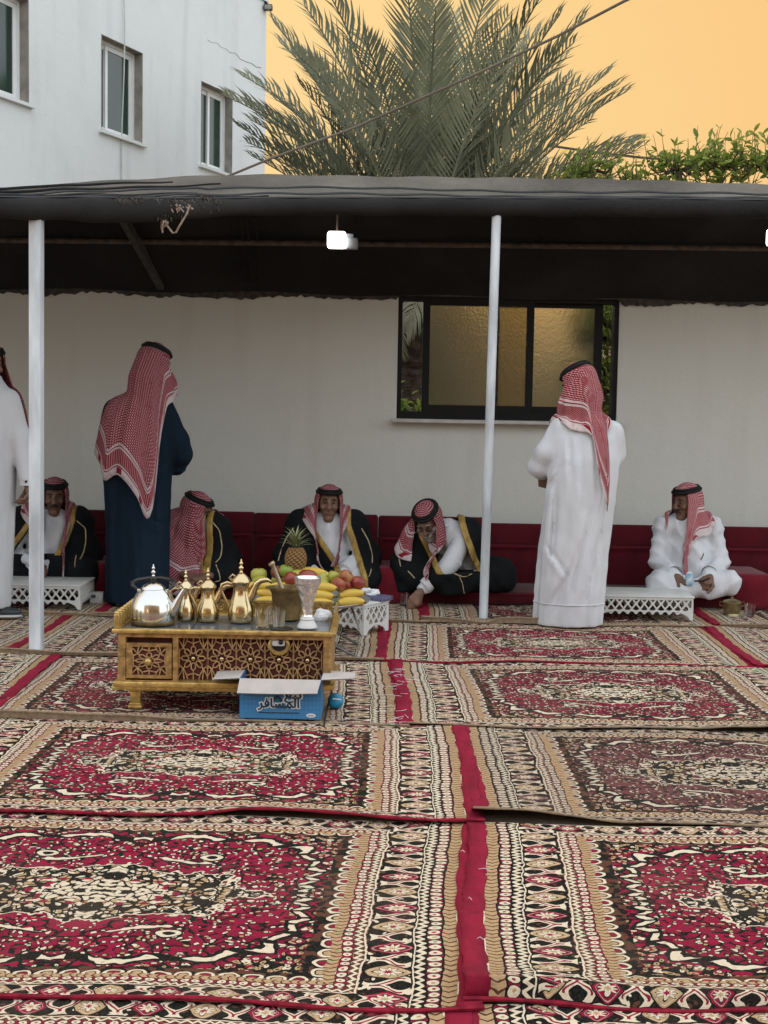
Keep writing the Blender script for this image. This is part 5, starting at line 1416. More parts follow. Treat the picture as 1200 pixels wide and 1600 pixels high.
em = MB().prism([(-.024, .066), (-.021, .082), (-.012, .095), (0, .104), (.012, .095), (.021, .082), (.024, .066), (.012, .062), (0, .060), (-.012, .062)], -.0015, -.0005); em.v = [(v[0] - .012, v[1], v[2] - .004) for v in em.v]; eo = em.build('dome_emblem', M['ink'], cx_, False)
e2 = MB().prism([(-.013, .064), (-.012, .078), (0, .094), (.012, .078), (.013, .064)], -.0022, -.0016); e2.v = [(v[0] - .012, v[1], v[2] - .004) for v in e2.v]; e2.build('dome_light', M['print_teal'], eo, False)
sm = MB(); r9 = random.Random(4); x = -.088
while x < .078:
    w_ = r9.uniform(.004, .011); sm.box((x + w_ / 2, -.0012, .0255 + r9.uniform(-.0006, .0006)), (w_, .001, .0042)); x += w_ + r9.uniform(.001, .003)
sm.build('small_print', M['ink'], cx_, False)
MB().add([(.128 + .020 * math.cos(a), yy, .0165 + .0085 * math.sin(a)) for yy in (-.0018, -.0008) for a in np.linspace(0, 2 * math.pi, 17)[:-1]], [tuple(range(16)), tuple(range(31, 15, -1))] + [(q, q + 16, (q + 1) % 16 + 16, (q + 1) % 16) for q in range(16)]).build('oval_badge', M['print_white'], cx_, False)
MB().box((.128, -.0024, .0165), (.022, .001, .004)).build('badge_print', M['card_in'], cx_, False)
# small blue pack and cords on the rug
bpk = thing('blue_pack', 'small round blue and white plastic pack lying right of the carton', 'plastic pack', ground(524, 1112) + Vector((0, .02, .042)))
rot = Euler((R(70), R(25), 0)).to_matrix()
b_ = MB().lathe([(.001, .02), (.02, .019), (.031, .012), (.035, 0), (.034, -.006)], n=22, cap=False); b_.v = [tuple(rot @ Vector(v)) for v in b_.v]; b_.build('cap', M['bluepl'], bpk)
b_ = MB().lathe([(.034, -.006), (.0345, -.014), (.028, -.024), (.010, -.028), (.001, -.028)], n=22, cap=False); b_.v = [tuple(rot @ Vector(v)) for v in b_.v]; b_.build('base', M['tissue'], bpk)
b_ = MB().tube([(-.018, .0, .021), (0, .006, .023), (.016, .012, .019)], .003, 6); b_.v = [tuple(rot @ Vector(v)) for v in b_.v]; b_.build('stripe', M['print_white'], bpk)
gp = lambda px, py, z=.02: tuple(ground(px, py, z))
tag(MB().tube([gp(520, 1062, .08), gp(517, 1085, .05), gp(512, 1103, .024), gp(508, 1122, .022), gp(506, 1135, .022)], .004, 6).build('power_cord', M['blackpl']), 'thin black cord hanging from the table beside the carton', 'cord')
tag(MB().tube([gp(352, 1072, .06), gp(362, 1090, .022), gp(376, 1099, .022), gp(400, 1104, .022)], .004, 6).build('power_cord', M['blackpl']), 'thin black cord lying under the tea table', 'cord')

# ------------------------------------------------------------------ fruit on its folding stand
FX, FY, FZ = (481 - 600) * 7.02 / F_PX, 7.02, .283
st_ = thing('folding_stand', 'thin folding steel stand under the fruit tray', 'stand', (FX, FY, RZ))
for (a, b) in (((-.27, -.22, 0), (.22, -.20, FZ - RZ - .012)), ((.30, -.26, 0), (-.22, -.16, FZ - RZ - .012)), ((-.27, .22, 0), (.22, .20, FZ - RZ - .012)), ((.27, .20, 0), (-.22, .24, FZ - RZ - .012))):
    MB().tube([a, b], .008, 8).build('leg', M['steel'], st_)
MB().tube([(.24, -.12, FZ - RZ - .012), (.27, -.20, .19), (.285, -.215, .15)], .006, 6).build('latch_arm', M['steel'], st_)
MB().tube([(-.22, -.20, FZ - RZ - .012), (-.22, .20, FZ - RZ - .012)], .007, 6).tube([(.22, -.20, FZ - RZ - .012), (.22, .20, FZ - RZ - .012)], .007, 6).build('cross_bar', M['steel'], st_)
ft = thing('fruit_tray', 'round steel tray heaped with fruit behind the tea table', 'tray', (FX, FY, FZ))
MB().lathe([(.001, -.004), (.30, -.004), (.325, .004), (.336, .012), (.338, .010), (.328, -.002), (.30, -.009), (.001, -.009)], n=48, cap=False).build('dish', pmat('dull_steel_tray', (.46, .45, .42), .35, .7, var=.15, vs=10), ft, True, 40)
M['banana'] = pmat('banana_skin', (.62, .40, .05), .5, var=.25, vs=14, col2=(.56, .42, .09)); M['bstem'] = pmat('banana_stem', (.12, .11, .03), .7, var=.4, vs=40)
M['apple'] = pmat('red_apple_skin', (.20, .016, .02), .3, var=.3, vs=12, col2=(.34, .085, .035)); M['peach'] = pmat('blushed_fruit_skin', (.24, .022, .022), .4, vs=16, col2=(.40, .20, .05))
M['pear'] = pmat('yellow_fruit_skin', (.42, .36, .06), .45, vs=10, col2=(.33, .36, .06)); M['apgreen'] = pmat('green_fruit_skin', (.22, .30, .035), .4, var=.2, vs=9)
M['lfgreen'] = pmat('fruit_stalk', (.07, .06, .02), .7)
def banana_mesh():
    pts = []; rr = []
    for i in range(13):
        t = i / 12; a = (t - .5) * 1.25; pts.append((.105 * math.sin(a) * 1.0, 0, .105 * (1 - math.cos(a)))); rr.append(.0225 * (math.sin(math.pi * min(.97, max(.05, t * .9 + .05))) ** .45))
    return MB().tube(pts, rr, 7).mesh('banana', True, 60)
bam = banana_mesh(); bas = MB().tube([(-.060, 0, .021), (-.072, 0, .033), (-.079, 0, .043)], [.009, .006, .006], 6).tube([(.060, 0, .0205), (.066, 0, .027)], [.007, .004], 6).mesh('stem')
def banana(x, y, z, yaw, roll_, label, sc=1.0, tilt=0):
    o = link('banana', bam, M['banana']); o.location = (FX + x, FY + y, FZ + z); o.rotation_euler = Euler((R(roll_), R(tilt), R(yaw))); o.scale = (sc,) * 3
    s = link('stem', bas, M['bstem'], o); return tag(o, label, 'banana', 'bananas on the fruit tray')
for x, y, z, yaw, rl, lb, sc, tl in (
    (.235, -.170, .022, 12, 95, 'lower banana at the right end of the tray', 1.15, 0), (.235, -.150, .060, 14, 95, 'upper banana at the right end of the tray', 1.1, -4),
    (.075, -.235, .022, 0, 95, 'lower banana right of the silver vase', 1.2, 0), (.075, -.215, .060, 2, 95, 'upper banana right of the silver vase', 1.2, 3),
    (-.035, -.230, .060, 4, 95, 'banana lying on the pile behind the silver vase', 1.1, 2), (-.085, -.215, .024, 0, 95, 'low banana hidden behind the mortar', 1.1, 0),
    (-.185, -.195, .024, -8, 95, 'lowest banana right of the largest coffee pot', 1.05, 0), (-.185, -.175, .060, -8, 95, 'second banana right of the largest coffee pot', 1.05, 3),
    (-.115, -.160, .092, 6, 95, 'banana lying behind the pestle', 1.1, 4), (-.305, -.06, .040, 60, 95, 'banana at the far left rim of the tray', 1.0, 0),
    (-.27, -.08, .085, 50, 95, 'banana on top at the left rim of the tray', 1.0, 0),
    (.045, -.02, .148, -12, 100, 'long banana lying on top under the pineapple', 1.35, 6), (.00, .03, .150, 10, 90, 'banana lying left of the pineapple base', 1.1, 0), (-.02, -.06, .110, 22, 95, 'banana below the pineapple in the middle of the pile', 1.1, 0), (-.235, -.16, .095, -4, 95, 'banana on top of the stack right of the largest coffee pot', 1.1, 0), (.10, -.20, .098, -6, 95, 'banana topping the stack right of the silver vase', 1.1, 2), (.0, -.19, .10, 10, 95, 'banana crossing in front of the dark red apples', 1.0, 0), (.215, -.10, .10, 30, 95, 'banana between the blushed apples and the right rim', 1.0, 0)):
    banana(x, y, z, yaw, rl, lb, sc, tl)
apm = MB().lathe([(.002, .058), (.010, .062), (.024, .064), (.036, .054), (.040, .038), (.037, .020), (.026, .006), (.012, .002), (.002, .006)], n=18, cap=False).mesh('apple', True, 70)
prm = MB().lathe([(.002, .088), (.010, .088), (.018, .080), (.024, .064), (.036, .044), (.040, .030), (.036, .014), (.024, .003), (.002, .002)], n=18, cap=False).mesh('pear', True, 70)
stm = MB().tube([(0, 0, .054), (.003, 0, .070)], .0022, 5).mesh('stalk')
def fruit(kind, x, y, z, mt, label, sc=1.0, tilt=0):
    m_ = (apm if kind == 'apple' else prm).copy(); m_.materials.clear()
    o = link(kind, m_, M[mt]); o.location = (FX + x, FY + y, FZ + z); o.rotation_euler = Euler((R(tilt), R(tilt * .6), R(tilt * 3))); o.scale = (sc,) * 3
    s = link('stalk', stm, M['lfgreen'], o); s.location = (0, 0, 0 if kind == 'apple' else .024)
    return tag(o, label, kind, kind + 's on the fruit tray')
for a in (('apple', -.085, -.150, .095, 'apple', 'dark red apple above the mortar rim', 1.1, 20), ('apple', .008, -.160, .095, 'apple', 'large dark red apple below the pineapple', 1.3, -15),
          ('apple', .155, -.180, .080, 'peach', 'blushed apple in front on the right of the pile', 1.0, 30), ('apple', .185, -.110, .115, 'peach', 'blushed apple on top at the right of the pile', 1.05, -40), ('pear', .150, -.09, .120, 'pear', 'yellow pear on the right crest of the pile', .9, 60),
          ('apple', .215, -.150, .085, 'apple', 'dark apple above the right bananas', .95, 60), ('pear', .105, -.11, .105, 'pear', 'small yellow pear right of the long banana', .9, 70), ('apple', .262, -.11, .080, 'apple', 'dark red apple at the right end behind the bananas', 1.0, 15),
          ('apple', -.16, -.02, .115, 'apple', 'dark red apple at the back left of the pile', 1.0, 10), ('pear', .235, -.03, .07, 'pear', 'pear low at the back right of the pile', 1.0, 50),
          ('pear', -.035, -.125, .075, 'pear', 'yellow pear between the two dark red apples', 1.1, 25), ('pear', .095, -.155, .075, 'pear', 'yellow pear right of the silver vase rim', 1.1, 60), ('pear', .055, -.11, .085, 'pear', 'yellow green pear left of the blushed apples', 1.0, -30),
          ('pear', -.215, -.11, .085, 'pear', 'yellow pear right of the largest coffee pot', 1.1, 70), ('apple', -.255, -.02, .095, 'pear', 'yellow apple at the left of the pile', 1.1, 0), ('apple', -.115, -.04, .125, 'apgreen', 'green apple left of the pineapple', 1.0, 10), ('pear', -.07, -.055, .11, 'pear', 'pear at the foot of the pineapple', 1.0, 40),
          ('apple', .10, .10, .07, 'peach', 'apple hidden at the back of the tray', 1.0, 0), ('apple', -.03, .12, .07, 'apple', 'apple behind the pineapple', 1.0, 0), ('pear', -.16, .1, .06, 'pear', 'pear at the back left of the tray', 1.0, 0), ('apple', .0, .0, .06, 'apple', 'apple under the pineapple', 1.2, 0), ('apple', -.08, .03, .07, 'apple', 'apple buried left under the pineapple', 1.2, 0), ('apple', .07, .02, .07, 'apple', 'apple buried right under the long banana', 1.2, 0)):
    fruit(*a)
pn = thing('pineapple', 'ripe pineapple with spiky crown standing on the fruit pile', 'pineapple', (FX - .062, FY - .0, FZ + .158)); pn.scale = (.88, .88, .92)
def pinemat():
    m, nt, b = newmat('pineapple_skin'); u, v, _ = sep(coords('UV'))
    a = efr(u * 12 + v * 4.5) - .5; c = efr(v * 4.5 * 1.6 - u * 12 + .5) - .5; d = emax(eabs(a), eabs(c))
    c_ = cmix((.36, .20, .05), (.05, .015, .009), emin(emax((d - .30) * 7.0, 0.0), 1.0)); c_ = cmix(c_, (.10, .05, .02), (eabs(a) + eabs(c)) < .13)
    setcol(b, c_); b.inputs['Roughness'].default_value = .6; bump(b, 1.0 - d * 1.8, .9, .008); return m
rows = []; uvs = []
for i in range(25):
    t = i / 24; z = .135 * t; r0 = .066 * (math.sin(math.pi * (.16 + .70 * t)) ** .55); row = []; uv = []
    for k in range(49):
        a = 2 * math.pi * k / 48; p1 = ((k / 48 * 12 + t * 4.5) % 1) - .5; p2 = ((t * 4.5 * 1.6 - k / 48 * 12 + .5) % 1) - .5; q = 1 + .07 * (.5 - max(abs(p1), abs(p2))); row.append((r0 * q * math.cos(a), r0 * q * math.sin(a), z)); uv.append((k / 48, t))
    rows.append(row); uvs.append(uv)
MB().grid(rows, uvs).lathe([(.04, .004), (.001, .0)], n=12, cap=False).lathe([(.033, .134), (.001, .138)], n=12, cap=False).build('body', pinemat(), pn, True, 0)
M['pineleaf'] = leafmat('pineapple_leaf', (.12, .15, .06), (.30, .30, .15))
def pleaf():
    mb = MB(); L_ = .105; vs = []
    for i in range(5):
        t = i / 4; w_ = .010 * (1 - t) ** .7 + .0003; z = L_ * t * (1 - .18 * t); y = .045 * t * t; vs += [(-w_, y - w_ * .35, z), (0, y, z), (w_, y - w_ * .35, z)]
    return mb.add(vs, [(3 * i + k, 3 * i + k + 1, 3 * i + k + 4, 3 * i + k + 3) for i in range(4) for k in (0, 1)]).mesh('crown_leaf', True, 0)
plm = pleaf()
for i in range(34):
    o = link('crown_leaf', plm, M['pineleaf'], pn); a = i * 2.4; t = i / 34
    o.location = (.016 * (1 - t) * math.cos(a), .016 * (1 - t) * math.sin(a), .130 + .020 * t); o.rotation_euler = Euler((R(-(48 - 44 * t)), 0, a - math.pi / 2)); o.scale = (1.1, 1.15, .95 + .42 * t)

# ------------------------------------------------------------------ small things on the lattice tables and rugs
tb = thing('tissue_box', 'flat violet tissue box with white tissue on the middle lattice table', 'tissue box', (-.05, 7.70, RZ + .180), R(-36))
MB().rbox((0, 0, .014), (.20, .11, .026), .003).build('box', M['purple'], tb, True, 30)
o = crumple(.045, 8, (1.3, .8, .55)).build('tissue', M['tissue'], tb, True, 20); o.location = (-.03, 0, .040)
wb = thing('white_carton', 'small white and blue carton on the rug beside the left lattice table', 'carton', ground(150, 943, .012))
MB().rbox((0, .04, .036), (.085, .06, .070), .003).build('box', M['whitepl'], wb, True, 30); MB().box((-.02, .008, .046), (.03, .003, .022)).build('print_panel', M['purple'], wb, False)
MB().rbox((.028, .006, .034), (.020, .006, .03), .002).build('front_label', M['tissue'], wb, False)
pt_ = thing('brass_pot', 'small brass pot with lid on the rug beside the seated man in white', 'pot', ground(1143, 962, .012))
MB().lathe([(.045, 0), (.054, .004), (.050, .012), (.047, .018), (.056, .034), (.060, .055), (.058, .078), (.061, .084), (.060, .092), (.048, .100), (.02, .108), (.008, .110), (.010, .118), (.004, .124)], n=28).build('pot', pmat('tarnished_brass', (.30, .25, .13), .3, .85, var=.2, vs=20), pt_, True, 40)
for s in (-1, 1): MB().tube([(s * .058, 0, .085), (s * .078, 0, .090), (s * .080, 0, .068), (s * .058, 0, .060)], .004, 6).build('handle', M['brass_old'], pt_)
glass(ground(1171, 964, .014), 'clear glass on the rug at the right edge beside the brass pot', .085, .027, .036)
glass(ground(632, 946, .014), 'clear glass under the hand of the leaning man', .080, .026, .034)

# ------------------------------------------------------------------ the men
def robe(P, secs, z0, z1, amp=.0, k=9, seed=0):
    """draped gown: elliptical sections with vertical folds that open towards the hem; secs = (z, cx, cy, rx, ry)"""
    S = np.array(secs, float); z = P[:, 2]
    cx, cy, rx, ry = (np.interp(z, S[:, 0], S[:, i]) for i in (1, 2, 3, 4))
    x, y = P[:, 0] - cx, P[:, 1] - cy
    if amp:
        a = np.arctan2(y / ry, x / rx); r_ = np.random.RandomState(seed); ph = r_.uniform(0, 6.28, 5)
        sh = lambda t: 1 - 2 * np.abs(np.sin(t)) ** .7
        f = .55 * sh((k * a + ph[0] + 1.2 * z) / 2) + .40 * np.sin(k * 1.63 * a + ph[1] - 1.4 * z) + .30 * sh((5 * a + ph[2] + 3.0 * z) / 2) + .10 * np.sin(7 * z + 3 * a + ph[3])
        g = 1 + amp * f * np.clip((z1 - .18 - z) / (z1 - z0) * 1.5, .12, 1)
        rx, ry = rx * g, ry * g
    d = (np.sqrt((x / rx) ** 2 + (y / ry) ** 2) - 1) * np.minimum(rx, ry) * .92
    return np.maximum(d, np.maximum(z0 - z, z - z1))
def wrinkle(P, a=.004, s=0):
    return a * (np.sin(P[:, 2] * 46 + P[:, 0] * 22 + s + 2 * np.sin(P[:, 0] * 19)) * .6 + np.sin(P[:, 0] * 41 - P[:, 2] * 33 + P[:, 1] * 25 + s * 2) * .5)

def creases(P, L):
    """narrow folds pressed into the back of a gown: (x0, z0, x1, z1, depth)"""
    o = np.zeros(len(P))
    for x0, z0, x1, z1, dp in L:
        a = np.array([x0, z0]); b = np.array([x1, z1]) - a; q = P[:, [0, 2]] - a; t = np.clip(q @ b / (b @ b), 0, 1)
        e = q - t[:, None] * b; s = e[:, 0] * np.sign(b[1]) ; ds = np.linalg.norm(e, axis=1); w = np.sin(np.pi * np.clip(t, .02, .98)) ** .6
        o += dp * w * (np.exp(-(ds / .012) ** 2) - .55 * np.exp(-((s - .026) / .016) ** 2) * np.exp(-(np.maximum(ds - .05, 0) / .02) ** 2)) * (P[:, 1] < 0)
    return o

# ---- 1: man in navy, seen from behind, left
NV = [(.0, .005, 0, .205, .165), (.45, .005, 0, .205, .16), (.85, .0, 0, .222, .165), (1.08, -.005, 0, .225, .155), (1.22, .01, .0, .200, .135), (1.31, .03, .005, .15, .11), (1.40, .07, .02, .075, .075)]
def nav(P):
    d = robe(P, NV, .02, 1.44, .045, 7, 3)
    d = su(.05, d, polycap(P, [(.15, 0, 1.29), (.245, .04, 1.06), (.27, .07, .97)], [.075, .080, .072]), polycap(P, [(-.14, 0, 1.25), (-.195, .03, 1.0), (-.15, .18, .94)], [.08, .072, .06]))
    d = smin(d, polycap(P, [(.265, .07, .98), (.235, .11, .90), (.17, .22, .90)], [.072, .058, .052]), .03)
    return d + creases(P, [(.02, .62, .06, .05, .010), (.12, .70, .14, .08, .012), (-.10, .80, -.12, .10, .011), (.06, .60, .20, .52, .010), (-.04, .5, -.03, .05, .009), (.20, .95, .13, .78, .009)]) + wrinkle(P, .0014, 1)
HM1 = headM((.10, .04, 1.545), 138, 16, 0)
p1 = person('standing man in long navy robe seen from behind at the left', (-1.59, 8.55, .014), HM1, 'skin', neck=(.05, .02, 1.39), hands=[(frame((.16, .24, .895), (-.6, .7, -.3), (-.3, .2, -1)), dict(curl=.6))],
            torso=(lambda P: robe(P, [(z, a, b, c * .8, e * .8) for z, a, b, c, e in NV], .05, 1.42), (-.3, -.25, 0), (.3, .3, 1.5)))
cloth('robe', nav, (-.34, -.28, 0), (.40, .36, 1.48), .0115, 'navy', p1)
scarf(p1, HM1, lambda P: np.minimum(nav(P), 9), [(58, .34), (100, .62), (122, .74), (140, .76), (152, .80), (160, .88), (168, .80), (182, .78), (200, .84), (216, .92), (229, 1.07), (238, .98), (247, .55), (262, .30), (302, .22)], 'shemagh', fold=.012, k=9, flare=.40, seed=2)
for s in (-1, 1):
    MB().rbox((.01 + s * .085, -.02, .025), (.085, .22, .045), .018, 3).build('shoe', M['leather'], p1)
MB().lathe([(.058, 0), (.060, .012), (.055, .03)], (.235, .108, .862), 16, False).build('cuff', M['navy'], p1)

# ---- 2: man in white, seen from behind, right
WH = [(.0, .0, 0, .213, .155), (.45, .018, .0, .213, .155), (.80, .05, .0, .215, .155), (1.00, .075, .005, .208, .15), (1.13, .085, .02, .200, .135), (1.22, .085, .03, .158, .11), (1.285, .065, .05, .085, .08), (1.33, .05, .06, .062, .062)]
def whi(P):
    d = robe(P, WH, .0, 1.345, .062, 8, 11)
    d = su(.045, d, polycap(P, [(-.075, .03, 1.19), (-.165, .03, 1.04), (-.205, .06, .955)], [.072, .066, .060]), polycap(P, [(.235, .03, 1.17), (.262, .06, 1.04), (.25, .16, .98)], [.072, .060, .054]))
    d = smin(d, polycap(P, [(-.205, .06, .95), (-.17, .15, .925)], [.060, .056]), .02)
    return d + creases(P, [(.035, .52, -.10, .08, .016), (.10, .72, -.02, .16, .018), (.16, .60, .07, .14, .016), (-.11, .86, -.13, .30, .016), (.02, 1.16, .05, .70, .011), (.10, 1.14, .13, .70, .011), (-.04, 1.17, -.03, .8, .010), (-.16, .50, -.03, .30, .012), (.19, .95, .15, .45, .014), (-.02, .36, -.14, .10, .012), (.14, .36, .12, .03, .012), (-.07, 1.0, -.15, .82, .010)]) + wrinkle(P, .0010, 4)
HM2 = headM((.035, .075, 1.452), 229, 24, 0)
p2 = person('standing man in long white robe seen from behind in front of the window', (1.14, 8.06, .014), HM2, 'skin', neck=(.055, .06, 1.30), hands=[(frame((-.165, .17, .915), (.25, .1, -1), (.3, .9, 0), True), dict(curl=1.1))],
            torso=(lambda P: robe(P, [(z, a, b, c * .8, e * .8) for z, a, b, c, e in WH], .05, 1.33), (-.3, -.25, 0), (.35, .3, 1.4)))
cloth('robe', whi, (-.32, -.27, -.02), (.40, .30, 1.38), .0105, 'thobe', p2)
MB().tube([(.05 + .068 * math.cos(a), .062 + .066 * math.sin(a), 1.335 - .012 * math.sin(a)) for a in np.linspace(0, 2 * math.pi, 25)], .016, 8, False).build('collar', M['thobe'], p2)
hemz = []
for a in np.linspace(0, 2 * math.pi, 61):
    pass
def ring_on(f, z, c, n=72, off=.003, r0=.5):
    out = []
    for a in np.linspace(0, 2 * math.pi, n + 1):
        ts = np.linspace(.02, r0, 120); P = np.stack([c[0] + ts * math.cos(a), c[1] + ts * math.sin(a), np.full(120, z)], 1); d = f(P); k = np.argmax(d > 0); out.append((c[0] + (ts[k] + off) * math.cos(a), c[1] + (ts[k] + off) * math.sin(a), z))
    return out
MB().tube(ring_on(whi, .135, (.0, 0), off=.0), .0035, 5, False).build('hem_stitch', M['thobe'], p2)
MB().lathe([(.062, -.01), (.068, .006), (.066, .022), (.060, .03)], (0, 0, 0), 16, False).build('rolled_cuff', M['thobe'], p2).matrix_local = Matrix.Translation((-.200, .075, .945)) @ Matrix.Rotation(R(-55), 4, 'X')
scarf(p2, HM2, whi, [(58, .28), (100, .33), (130, .36), (146, .40), (153, .68), (163, .86), (171, .80), (179, .92), (187, .76), (197, .42), (235, .38), (260, .36), (302, .32)], 'shemagh_deep', fold=.012, k=8, flare=.30, narrow=(161, .085, .18), seed=5)
for s in (-1, 1): MB().rbox((s * .085, .03, .022), (.085, .24, .04), .016, 3).build('shoe', M['leather'], p2)

# ---- 3: man at the left edge, walking in
LS = [(.0, -.03, 0, .130, .17), (.5, -.02, 0, .148, .18), (.9, -.01, 0, .152, .19), (1.15, .0, 0, .145, .18), (1.28, .0, 0, .14, .13), (1.37, .0, 0, .10, .085), (1.43, 0, 0, .06, .06)]
def lst(P):
    d = robe(P, LS, .06, 1.45, .030, 7, 21)
    d = su(.028, d, polycap(P, [(.105, -.02, 1.30), (.172, -.03, 1.08), (.222, -.045, .845)], [.070, .062, .050]), polycap(P, [(-.135, 0, 1.30), (-.20, .02, 1.04), (-.21, .02, .82)], [.072, .064, .052]))
    return d + wrinkle(P, .0010, 7)
HM3 = headM((-.015, -.01, 1.50), 40, 4, 0)
p3 = person('standing man in white robe cut off by the left edge, right arm hanging', (-2.345, 7.95, .014), HM3, 'skin_pale', neck=(0, 0, 1.38), hands=[(frame((.226, -.04, .815), (.02, -.08, -1), (-.9, -.2, 0), True), dict(curl=.75)), (frame((-.212, .02, .79), (0, 0, -1), (.9, 0, 0)), dict(curl=.5))],
            torso=(lambda P: robe(P, [(z, a, b, c * .8, e * .8) for z, a, b, c, e in LS], .09, 1.43), (-.3, -.25, 0), (.3, .25, 1.5)), moustache='hair')
cloth('robe', lst, (-.32, -.24, .03), (.34, .24, 1.5), .0115, 'thobe', p3)
MB().lathe([(.052, 0), (.054, .03), (.050, .055)], (.224, -.037, .800), 16, False).build('cuff', M['thobe'], p3)
MB().ball((.226, -.092, .825), .008, 8, 6).build('cufflink', M['iris'], p3)
scarf(p3, HM3, lst, [(58, .62), (90, .60), (130, .5), (180, .5), (230, .5), (302, .55)], 'shemagh_deep', flare=.3, seed=8)
for s, y in ((1, -.04), (-1, .08)):
    sh = MB().ball((s * .07 - .02, y, .040), (.135, .046, .042), 18, 10); sh.v = [(q[0], q[1], max(q[2], .022) - (.012 if q[0] > .06 else 0) * max(0, q[2] - .03) / .05) for q in sh.v]; sh.build('shoe', M['leather'], p3)
    sl_ = MB().ball((s * .07 - .02, y, .014), (.142, .051, .016), 18, 8); sl_.build('shoe_sole', M['cable_w'], p3)

# ---- seated men in black cloaks with gold trim
def seated(c):
    """white gown of a cross-legged man; c holds joints"""
    def f(P):
        d = su(.06, polycap(P, [c['pelvis'], c['belly'], c['chest']], [.155, .150, .135], .05), polycap(P, [c['shL'], c['neck'], c['shR']], [.068, .075, .068], .05))
        d = np.minimum(d, 9)
        for s in 'LR':
            d = smin(d, polycap(P, [c['sh' + s], c['el' + s], c['wr' + s]], [.066, .058, .046]), .035)
            d = smin(d, polycap(P, [c['pelvis'], c['kn' + s]], [.12, .085]), .05)
            d = smin(d, polycap(P, [c['kn' + s], c['an' + s]], [.080, .058]), .035)
        s_ = c.get('seed', 0); w_ = 1 - 2 * np.abs(np.sin(P[:, 0] * 27 + P[:, 2] * 9 + 1.3 * np.sin(P[:, 2] * 17 + s_) + s_)) ** .6; w2_ = 1 - 2 * np.abs(np.sin(P[:, 2] * 34 - np.abs(P[:, 0]) * 26 + P[:, 1] * 14 + s_)) ** .6
        arm = np.clip((np.abs(P[:, 0]) - .13) / .06, 0, 1)
        return np.maximum(d, c.get('floor', 0.0) - P[:, 2]) + wrinkle(P, .0028, s_) - .0065 * w_ * (1 - arm) - .0065 * w2_ * arm
    return f
def base_joints(**k):
    c = dict(pelvis=(0, .06, .10), belly=(0, .04, .24), chest=(0, .03, .36), neck=(0, .035, .44), shL=(-.175, .035, .405), shR=(.175, .035, .405), elL=(-.24, -.04, .20), elR=(.24, -.04, .20), wrL=(-.09, -.25, .13), wrR=(.09, -.25, .13),
             knL=(-.28, -.20, .085), knR=(.28, -.20, .085), anL=(.10, -.26, .05), anR=(-.10, -.26, .05))
    c.update(k); return c
def cloak(c, xl, xr, extra=(), inf=.028, ycut=-.0):
    """black cloak over the gown, open in front between xl(z) and xr(z)"""
    def full(P):
        d = su(.07, polycap(P, [c['pelvis'], c['belly'], c['chest']], [.155 + inf, .150 + inf, .135 + inf], .05), polycap(P, [c['shL'], c['neck'], c['shR']], [.072 + inf, .070 + inf, .072 + inf], .06))
        for s in 'LR':
            e = np.array(c['el' + s]); w = np.array(c['wr' + s]); m = e * .45 + w * .55
            d = smin(d, polycap(P, [c['sh' + s], tuple(e), tuple(m)], [.075 + inf, .078 + inf, .060 + inf]), .05)
            d = smin(d, cap_(P, tuple(e), (e[0] * 1.02, e[1], .02), .085 + inf, .10), .06)
            d = smin(d, polycap(P, [c['pelvis'], c['kn' + s]], [.13, .085 + inf * .6]), .06)
            d = smin(d, polycap(P, [c['kn' + s], c['an' + s]], [.082 + inf * .5, .06]), .04)
        for a in extra: d = smin(d, cap_(P, *a), .05)
        return np.maximum(d, c.get('floor', 0.0) - P[:, 2]) + wrinkle(P, .0045, c.get('seed', 0) + 2)
    def lo(z): return np.interp(z, *zip(*sorted(xl)))
    def hi(z): return np.interp(z, *zip(*sorted(xr)))
    zmin = min(xl)[0]
    def wedge(P): return np.maximum(np.maximum(np.maximum(lo(P[:, 2]) - P[:, 0], P[:, 0] - hi(P[:, 2])), P[:, 1] - ycut), zmin - P[:, 2])
    def cut(P): return np.maximum(full(P), -wedge(P))
    def trim(P):
        z = P[:, 2]; a = np.abs(P[:, 0] - (lo(z) - .019)) - .0235; b = np.abs(P[:, 0] - (hi(z) + .019)) - .0235
        return np.maximum(np.maximum(np.maximum(full(P) - .006, -(full(P) + .012)), np.minimum(a, b)), np.maximum(P[:, 1] - ycut - .02, zmin - z))
    return full, cut, trim
